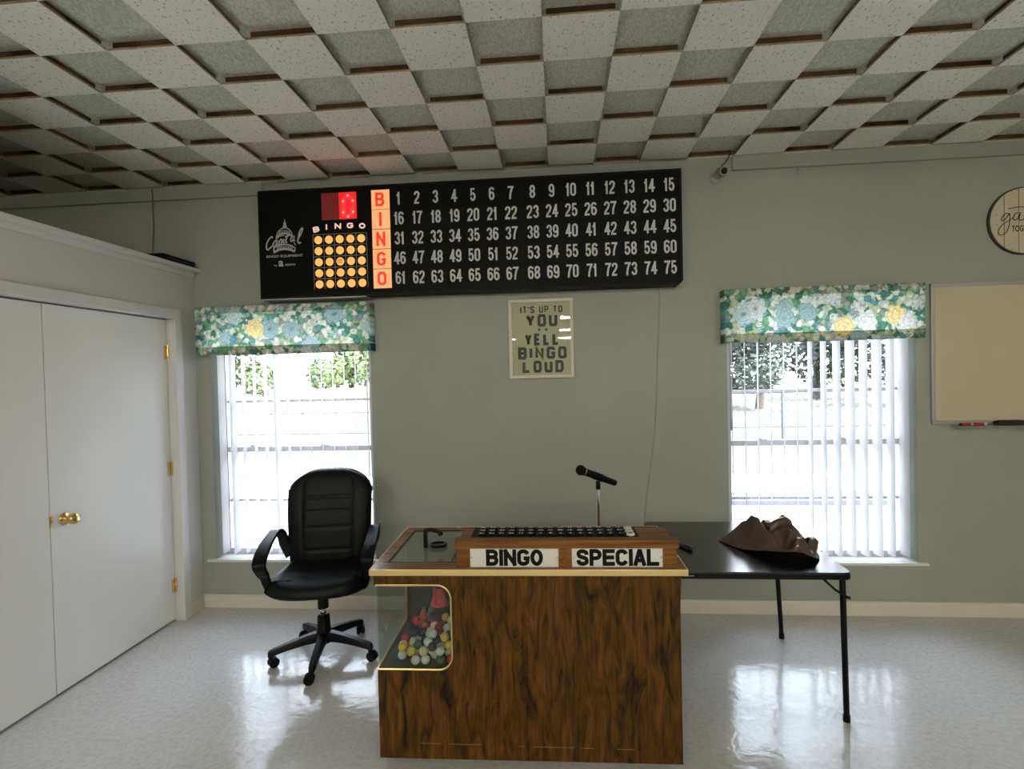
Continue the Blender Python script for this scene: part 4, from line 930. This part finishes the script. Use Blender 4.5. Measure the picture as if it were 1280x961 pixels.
# crumpled brown cloth bag
bg_ = thing('cloth_bag', (1.02, 2.70, zt1), 'crumpled dark brown cloth bag heaped on the folding table', 'bag')
from mathutils import noise as mno
rim = smoothline([(.815, 2.845), (.86, 2.735), (.93, 2.625), (1.03, 2.525), (1.12, 2.515), (1.19, 2.585), (1.21, 2.69), (1.18, 2.80), (1.12, 2.875), (1.03, 2.915), (.94, 2.92), (.86, 2.90)], 10, True)
cen = Vector((1.035, 2.715)); NR = len(rim); NT = 44
def height(x, y, t):
    h = .125 * (1 - t ** 1.9) ** .85
    def g(cx, cy, r, a): return a * math.exp(-((x - cx) ** 2 + (y - cy) ** 2) / (r * r))
    def ridge(x0, y0, x1, y1, r, a):
        dx, dy = x1 - x0, y1 - y0; q = max(0, min(1, ((x - x0) * dx + (y - y0) * dy) / (dx * dx + dy * dy))); px, py = x0 + q * dx, y0 + q * dy
        return a * math.exp(-((x - px) ** 2 + (y - py) ** 2) / (r * r))
    e = 1 - t ** 4
    h += ridge(.950, 2.78, .985, 2.61, .022, .034) * e + ridge(1.075, 2.69, 1.02, 2.66, .030, .030) * e + g(1.075, 2.70, .040, .016) * e
    h += ridge(1.09, 2.73, 1.185, 2.66, .030, .016) * e - ridge(1.030, 2.650, 1.045, 2.56, .027, .085) * e - ridge(.980, 2.77, 1.010, 2.62, .013, .042) * e
    h += ridge(1.09, 2.62, 1.15, 2.55, .03, .018) * e - ridge(1.07, 2.60, 1.16, 2.60, .012, .012) * e
    def tri(q): return abs((q % 1.0) * 2 - 1)
    wx = x + .035 * mno.noise(Vector((x * 7, y * 7, .3))); wy = y + .035 * mno.noise(Vector((x * 7, y * 7, 5.3)))
    h += (.030 * tri(wx * 5.2 + wy * 2.1 + .15) + .020 * tri(wx * -6.0 + wy * 7.5 + .4) + .010 * tri(wx * 15 + wy * 6) + .007 * tri(wy * 19 - wx * 9) - .030) * e
    return max(.004, h)
bm = B(); rings = []
for k in range(NT + 1):
    t = 1 - k / NT; row = []
    if k == NT: rings.append([bm.verts.new((cen.x, cen.y, zt1 + height(cen.x, cen.y, 0)))]); break
    for p in rim:
        x = cen.x + (p.x - cen.x) * t; y = cen.y + (p.y - cen.y) * t
        lift = .050 * max(0, min(1, (2.74 - p.y) / .14)) * max(0, min(1, (p.x - .825) / .22)) * (1.0 - .95 * max(0, min(1, (p.x - 1.08) / .10)))
        z = zt1 + height(x, y, t) + lift * (t ** 2.5)
        row.append(bm.verts.new((x, y, z)))
    rings.append(row)
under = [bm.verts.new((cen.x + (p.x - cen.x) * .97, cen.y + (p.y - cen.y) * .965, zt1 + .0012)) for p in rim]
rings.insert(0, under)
for q, (a, b_) in enumerate(zip(rings, rings[1:])):
    for i in range(NR):
        j = (i + 1) % NR
        if len(b_) == 1: bm.faces.new((a[i], a[j], b_[0]))
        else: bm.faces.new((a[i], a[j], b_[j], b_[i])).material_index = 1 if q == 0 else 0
bm.faces.new(list(reversed(under)))
obj('bag_body', bm, [M['brown_cloth'], M['bag_skirt_shade']], bg_, smooth=.7)
# folded flap standing up at the top and the gathered mouth below it
bm = B(); top = []; g = []
fl = smoothline([(.985, 2.655, .835), (1.015, 2.65, .862), (1.045, 2.655, .874), (1.075, 2.665, .876), (1.098, 2.675, .860)], 5)
for p in fl:
    row = [bm.verts.new((p.x - .004, p.y + .045, p.z - .035)), bm.verts.new((p.x, p.y + .012, p.z - .003)), bm.verts.new((p.x + .002, p.y - .004, p.z)), bm.verts.new((p.x + .004, p.y - .016, p.z - .012)), bm.verts.new((p.x + .002, p.y - .012, p.z - .045))]
    g.append(row)
for a, b_ in zip(g, g[1:]):
    for k in range(4): bm.faces.new((a[k], b_[k], b_[k + 1], a[k + 1]))
o = obj('flap', bm, M['brown_cloth'], bg_, smooth=True); md = o.modifiers.new('thickness', 'SOLIDIFY'); md.thickness = .003
bm = B(); g = []
for i in range(15):
    a = i / 14; q = Vector((1.145 + .05 * math.sin(a * 2.6), 2.535 + .13 * a, zt1 + .028 + .05 * math.sin(a * PI)))
    g.append([bm.verts.new(q + Vector((-.035, .02, .012))), bm.verts.new(q + Vector((-.012, .004, .016))), bm.verts.new(q), bm.verts.new(q + Vector((-.002, 0, -.014))), bm.verts.new(q + Vector((-.016, .008, -.024)))])
for a, b_ in zip(g, g[1:]):
    for k in range(4): bm.faces.new((a[k], b_[k], b_[k + 1], a[k + 1]))
o = obj('hem', bm, M['brown_cloth'], bg_, smooth=True); md = o.modifiers.new('thickness', 'SOLIDIFY'); md.thickness = .003

# ------------------------------------------------------------------ office chair (built in its own frame, front towards -y)
ch = thing('office_chair', (-1.36, 2.96, 0), 'black leather swivel office chair in front of the left window', 'chair')
def pad(name, outline, front, back, m, nu=33, nv=41):
    """closed cushion: outline(v)->half width, front/back(u,v)->point"""
    b_ = B(); F = []; K = []
    for j in range(nv):
        v = j / (nv - 1); rf = []; rk = []
        for i in range(nu):
            u = -1 + 2 * i / (nu - 1)
            rf.append(b_.verts.new(front(u, v))); rk.append(b_.verts.new(back(u, v)))
        F.append(rf); K.append(rk)
    for j in range(nv - 1):
        for i in range(nu - 1):
            b_.faces.new((F[j][i], F[j][i + 1], F[j + 1][i + 1], F[j + 1][i])); b_.faces.new((K[j][i], K[j + 1][i], K[j + 1][i + 1], K[j][i + 1]))
    for j in range(nv - 1):
        b_.faces.new((F[j][0], F[j + 1][0], K[j + 1][0], K[j][0])); b_.faces.new((F[j][-1], K[j][-1], K[j + 1][-1], F[j + 1][-1]))
    for i in range(nu - 1):
        b_.faces.new((F[0][i], K[0][i], K[0][i + 1], F[0][i + 1])); b_.faces.new((F[-1][i], F[-1][i + 1], K[-1][i + 1], K[-1][i]))
    bmesh.ops.remove_doubles(b_, verts=b_.verts, dist=.0004)
    return obj(name, b_, m, ch, smooth=1.2, local=True)
# backrest
def bw(v):
    if v > .78: q = (v - .78) / .22; return .254 * (.50 + .50 * (1 - q ** 2.4) ** .5)
    return .232 + .020 * math.sin(v / .78 * PI / 2)
def bpt(u, v, s):
    z = .43 + .60 * v; w_ = bw(v); e = (1 - abs(u) ** 6) ** .5 * (1 - abs(2 * v - 1) ** 14) ** .5
    yc = .205 + .10 * v + .03 * math.sin(v * PI) * -1
    x = u * w_
    zt_ = z - (.035 * max(0, abs(u) - .45) ** 2 / .3 if v > .8 else 0)
    th_ = .05
    if s > 0:
        gr = 0
        if abs(u) < .62:
            fade = min(1, (.62 - abs(u)) / .10)
            for gv in (.22, .44, .60, .735): gr += .005 * math.exp(-((v - gv) / .014) ** 2) * fade
            gr -= .006 * fade
        gr += .004 * math.exp(-((abs(u) - .62) / .045) ** 2)
        return Vector((x, yc - th_ * e * 1.0 + gr * e, zt_))
    return Vector((x, yc + .055 * e, zt_))
pad('backrest', None, lambda u, v: bpt(u, v, 1), lambda u, v: bpt(u, v, -1), M['leather'], 61, 81)
# head roll wrapped over the top
b_ = B(); g = []
for i in range(15):
    u = -1 + 2 * i / 14; hw = .118
    row = []
    for (yy, zz) in ((.219, .87), (.222, .91), (.230, .96), (.246, 1.008), (.276, 1.030), (.312, 1.026), (.345, .99)):
        row.append(b_.verts.new((u * hw, yy + .010 * u * u, zz - .010 * abs(u) ** 3)))
    g.append(row)
for a, c in zip(g, g[1:]):
    for k in range(6): b_.faces.new((a[k], c[k], c[k + 1], a[k + 1]))
o = obj('head_pad', b_, M['leather'], ch, smooth=True, local=True); md = o.modifiers.new('thickness', 'SOLIDIFY'); md.thickness = .014; md.offset = -1; md2 = o.modifiers.new('round', 'SUBSURF'); md2.levels = 1; md2.render_levels = 2
# seat
def swd(v): return .235 + .035 * math.sin(min(1, v * 1.25) * PI * .5) if v < .8 else .27 * (1 - ((v - .8) / .2) ** 2.5 * .26)
def spt(u, v, s):
    y = .205 - .455 * v; w_ = swd(v); e = (1 - abs(u) ** 5) ** .5 * (1 - abs(2 * v - 1) ** 7) ** .5
    y -= -.045 * (abs(u) ** 2.5) if v > .8 else 0
    if s > 0: return Vector((u * w_, y, .455 + .062 * e + .012 * math.exp(-((abs(u) - .8) / .15) ** 2) * e - .022 * max(0, v - .6) / .4 - .008 * math.exp(-(u / .5) ** 2) * e))
    return Vector((u * w_, y, .455 - .040 * e - .012 * max(0, v - .55) / .45))
pad('seat', None, lambda u, v: spt(u, v, 1), lambda u, v: spt(u, v, -1), M['leather'], 49, 49)
# armrests: flat looped straps
for s in (-1, 1):
    b_ = B(); path = smoothline([(s * .225, .19, .53), (s * .262, .20, .60), (s * .275, .185, .668), (s * .283, .12, .700), (s * .287, .03, .690), (s * .287, -.07, .664), (s * .284, -.15, .630), (s * .280, -.185, .595), (s * .274, -.165, .555), (s * .268, -.14, .52), (s * .255, -.115, .455), (s * .235, -.105, .425)], 6)
    g = []; n = len(path)
    for i, p in enumerate(path):
        d_ = (path[min(i + 1, n - 1)] - path[max(i - 1, 0)]).normalized(); sd = Vector((1, 0, 0)); nn = d_.cross(sd).normalized(); sd = nn.cross(d_)
        q = i / (n - 1); hw = .030 + .006 * math.exp(-((q - .55) / .18) ** 2) - .006 * (q > .8); ht = .011
        g.append([b_.verts.new(p + sd * hw * ca + nn * ht * sa) for ca, sa in ((-1, -.5), (-.85, -1), (.85, -1), (1, -.5), (1, .5), (.85, 1), (-.85, 1), (-1, .5))])
    for a, c in zip(g, g[1:]):
        for k in range(8): b_.faces.new((a[k], a[(k + 1) % 8], c[(k + 1) % 8], c[k]))
    b_.faces.new(list(reversed(g[0]))); b_.faces.new(g[-1])
    obj('armrest', b_, M['black_plastic'], ch, smooth=.8, local=True)
b_ = B(); box(b_, -.10, .10, -.08, .12, .385, .425, bev=.008); tube(b_, [(0, 0, .28), (0, 0, .39)], .030, 20); tube(b_, [(-.08, .02, .40), (-.24, .02, .398)], .006, 8); obj('tilt_mechanism', b_, M['black_plastic'], ch, smooth=.7, local=True)
b_ = B(); box(b_, -.04, .04, .10, .27, .37, .385, bev=.004); box(b_, -.04, .04, .262, .276, .37, .60, bev=.004); obj('back_bracket', b_, M['black_metal'], ch, local=True)
b_ = B(); tube(b_, [(0, 0, .2), (0, 0, .30)], .013, 16); obj('gas_lift', b_, M['chrome'], ch, smooth=.8, local=True)
b_ = B(); lathe(b_, [(.0, .085), (.040, .085), (.042, .10), (.042, .15), (.037, .165), (.034, .235), (.028, .24), (.026, .25), (.020, .25), (.018, .242), (0, .242)], (0, 0, 0), (0, 0, 1), 24); obj('hub_column', b_, M['black_plastic'], ch, smooth=.7, local=True)
CHR = math.radians(11)
for k in range(5):
    a = math.radians(65 + 72 * k) - CHR; dv = Vector((math.cos(a), math.sin(a), 0)); sv = Vector((-dv.y, dv.x, 0)); b_ = B(); g = []
    for q, (r_, zt_, h_, w_) in enumerate(((.03, .150, .055, .024), (.10, .140, .045, .022), (.2, .118, .035, .019), (.262, .103, .032, .018), (.288, .096, .034, .015), (.296, .085, .022, .011))):
        c = dv * r_
        g.append([b_.verts.new(c + sv * (w_ * x_) + Vector((0, 0, zt_ - h_ * y_))) for x_, y_ in ((-.7, 0), (.7, 0), (1, .25), (1, 1), (-1, 1), (-1, .25))])
    for p, c in zip(g, g[1:]):
        for i in range(6): b_.faces.new((p[i], p[(i + 1) % 6], c[(i + 1) % 6], c[i]))
    b_.faces.new(list(reversed(g[0]))); b_.faces.new(g[-1])
    lg = obj('leg', b_, M['black_plastic'], ch, smooth=.6, local=True)
    ca_ = a + .9 + k * 1.3; fv = Vector((math.cos(ca_), math.sin(ca_), 0)); pv = Vector((-fv.y, fv.x, 0)); c = dv * .281 + fv * .014 + Vector((0, 0, .0275))
    b_ = B()
    for s in (-1, 1):
        q0, q1 = c + pv * (s * .006), c + pv * (s * .024)
        tube(b_, [q0, q0 + pv * s * .002, q1 - pv * s * .005, q1], [.0262, .027, .027, .021], 18)
    tube(b_, [c + pv * -.005, c + pv * .005], .019, 14); tube(b_, [dv * .281 + Vector((0, 0, .03)), dv * .281 + Vector((0, 0, .072))], .010, 10)
    obj('caster', b_, M['black_soft'], lg, smooth=.7, local=True)
ch.rotation_euler = (0, 0, CHR)

# ------------------------------------------------------------------ ceiling lamps of the hall (behind the camera)
for iy, yy in enumerate((-2.0, -5.4, -9.0, -12.6)):
    for ix, xx in enumerate((-2.05, .70, 3.45)):
        where = ('first', 'second', 'third', 'last')[iy] + ' row of lamps behind the camera, ' + ('closet side', 'middle', 'right wall side')[ix]
        t = thing('ceiling_lamp', (xx, yy, ZC - .09), 'long white fluorescent ceiling lamp, ' + where, 'lamp', 'fluorescent ceiling lamps')
        bm = B(); box(bm, xx - .61, xx + .61, yy - .03, yy + .03, ZC - .05, ZC - .0005, bev=.004); obj('lamp_body', bm, M['lamp_white'], t)
        for dy in (-.065, .065):
            bm = B(); tube(bm, [(xx - .59, yy + dy, ZC - .075), (xx + .59, yy + dy, ZC - .075)], .014, 12)
            tm = bpy.data.materials.get('fluorescent_tube') or glow('fluorescent_tube', (1.0, 0.93, 0.78), LAMP_POWER, (.8, .8, .8))
            obj('tube', bm, tm, t, smooth=.8)
        bm = B()
        for sx in (-1, 1): box(bm, xx + sx * .60 - .012, xx + sx * .60 + .012, yy - .085, yy + .085, ZC - .095, ZC - .05)
        obj('end_socket', bm, M['lamp_white'], t)

# ------------------------------------------------------------------ outdoors
bm = B(); box(bm, -60, 60, 9.5, 120, -.5, -.22); struct('ground_lawn', bm, M['grass'], 'sunlit lawn beyond the paving outside the windows', 'lawn')
bm = B(); box(bm, -60, 60, D + .151, 9.5, -.5, -.20); struct('ground_paving', bm, M['concrete'], 'sunlit pale concrete paving outside the windows', 'paving')
bm = B(); box(bm, -60, 60, 17.0, 24.0, -.22, -.19); struct('road', bm, M['asphalt'], 'grey road crossing the lawn outside', 'road')
bm = B(); prism(bm, [(7.25, -.2), (7.25, -.14), (7.3, -.13), (7.75, -.13), (7.8, -.2)], 'x', -.5, 12); struct('kerb', bm, M['curb_blue'], 'bluish kerb along the paving outside the right window', 'kerb')
# chain link fence
cf = thing('chain_link_fence', (5.5, 13.0, -.2), 'chain link fence across the lawn outside the right window', 'fence')
for i in range(7):
    x = 1.2 + i * 2.0; bm = B(); tube(bm, [(x, 13, -.2), (x, 13, 1.05)], .03, 8); obj('post', bm, M['galvanised'], cf, smooth=.8)
bm = B(); tube(bm, [(1.2, 13, 1.03), (13.2, 13, 1.03)], .022, 6); obj('top_rail', bm, M['galvanised'], cf)
bm = B()
for i in range(-8, 76):
    for s in (1, -1):
        x0_ = 1.2 + i * .16; xa, xb, za, zb = (x0_, x0_ + 1.2, -.18, 1.02) if s > 0 else (x0_ + 1.2, x0_, -.18, 1.02)
        if min(xa, xb) < 1.2 or max(xa, xb) > 13.2: continue
        tube(bm, [(xa, 13, za), (xb, 13, zb)], .004, 4)
obj('mesh_panel', bm, M['galvanised'], cf)
# wooden fence outside the left window
wf = thing('wooden_fence', (-11.5, 27.0, -.2), 'tan board fence across the road outside the left window', 'fence')
for i in range(5):
    x = -15 + i * 1.75; bm = B(); box(bm, x - .05, x + .05, 27.05, 27.15, -.22, 1.2); obj('post', bm, M['fence_wood'], wf)
bm = B()
for i in range(47):
    x = -15 + i * .15; box(bm, x, x + .14, 27.0, 27.03, -.15, 1.1 + .03 * math.sin(i * 2.1))
obj('boards', bm, M['fence_wood'], wf)
bm = B()
for z in (.1, .8): box(bm, -15, -8, 27.03, 27.06, z, z + .09)
obj('rail', bm, M['fence_wood'], wf)
# small house far left
hs = thing('house', (-17, 43, -.2), 'small white house far across the road', 'house')
bm = B(); box(bm, -21, -13, 41, 46, -.22, 2.5); obj('wall', bm, M['siding'], hs)
bm = B(); prism(bm, [(40.6, 2.45), (43.5, 3.9), (46.4, 2.45)], 'x', -21.4, -12.6); obj('roof', bm, M['shingle'], hs)
for x in (-19.5, -15.5): bm = B(); box(bm, x, x + 1.1, 40.97, 40.999, .7, 1.9); obj('window', bm, M['alu'], hs)
bm = B(); box(bm, -17.8, -16.9, 40.97, 40.999, -.2, 1.9); obj('door', bm, M['fence_wood'], hs)
# trees
def crown(seed, r, h, n):
    rnd = random.Random(seed); b_ = B(); cl = [(Vector((rnd.uniform(-.6, .6) * r, rnd.uniform(-.6, .6) * r, rnd.uniform(.1, .9) * h)), rnd.uniform(.35, .6) * r) for _ in range(9)]
    for i in range(n):
        c, cr = rnd.choice(cl); d_ = Vector((rnd.gauss(0, 1), rnd.gauss(0, 1), rnd.gauss(0, 1))).normalized(); p = c + d_ * cr * rnd.uniform(.6, 1.0) ** .5
        a = Vector((rnd.gauss(0, 1), rnd.gauss(0, 1), rnd.gauss(0, .6))).normalized(); q = a.cross(d_).normalized() if a.cross(d_).length > .01 else Vector((1, 0, 0)); s = rnd.uniform(.10, .2)
        vs = [b_.verts.new(p + a * s), b_.verts.new(p + q * s * .45), b_.verts.new(p - a * s), b_.verts.new(p - q * s * .45)]
        b_.faces.new(vs)
    return b_
CR = []
for i, (r, h, mm) in enumerate(((2.6, 5.0, 'leaf_b'), (2.2, 5.5, 'leaf_a'), (3.0, 4.6, 'leaf_b'))):
    me_o = obj('foliage', crown(50 + i, r, h, 5200), M[mm], None, local=True, recalc=False); CR.append(me_o.data); bpy.data.objects.remove(me_o)
spots = [(1.6, 26, 1.0, 0, 'first tree from the left seen through the right window'), (6.6, 32, 1.25, 2, 'second tree from the left seen through the right window'), (9.0, 25, .9, 0, 'third tree from the left seen through the right window'), (14.6, 32, 1.25, 2, 'fourth tree from the left seen through the right window'), (16.6, 24.5, .9, 0, 'rightmost tree seen through the right window'),
         (-7.6, 31, 1.1, 1, 'green tree seen at the right side of the left window'), (-12.6, 32, 1.2, 1, 'green tree seen in the middle of the left window'), (-18.6, 29, 1.1, 1, 'green tree seen at the left side of the left window')]
for (x, y, s, k, lb) in spots:
    t = thing('tree', (x, y, -.22), lb, 'tree', 'trees beyond the road')
    bm = B(); tube(bm, [(x, y, -.22), (x + .1, y, .9), (x + .05, y, 2.2 * s)], [.22 * s, .17 * s, .09 * s], 8)
    for q in range(4): tube(bm, [(x + .05, y, 1.3 * s), (x + math.cos(q * 1.6 + x) * .9 * s, y + math.sin(q * 1.6 + x) * .9 * s, 2.9 * s)], [.09 * s, .03 * s], 6)
    obj('trunk', bm, M['bark'], t, smooth=.9)
    o = bpy.data.objects.new('foliage', CR[k]); COL.objects.link(o); o.parent = t; o.location = (0, 0, 1.0 * s); o.scale = (s, s, s); o.rotation_euler = (0, 0, x * 1.7)
    o['kind'] = 'stuff'
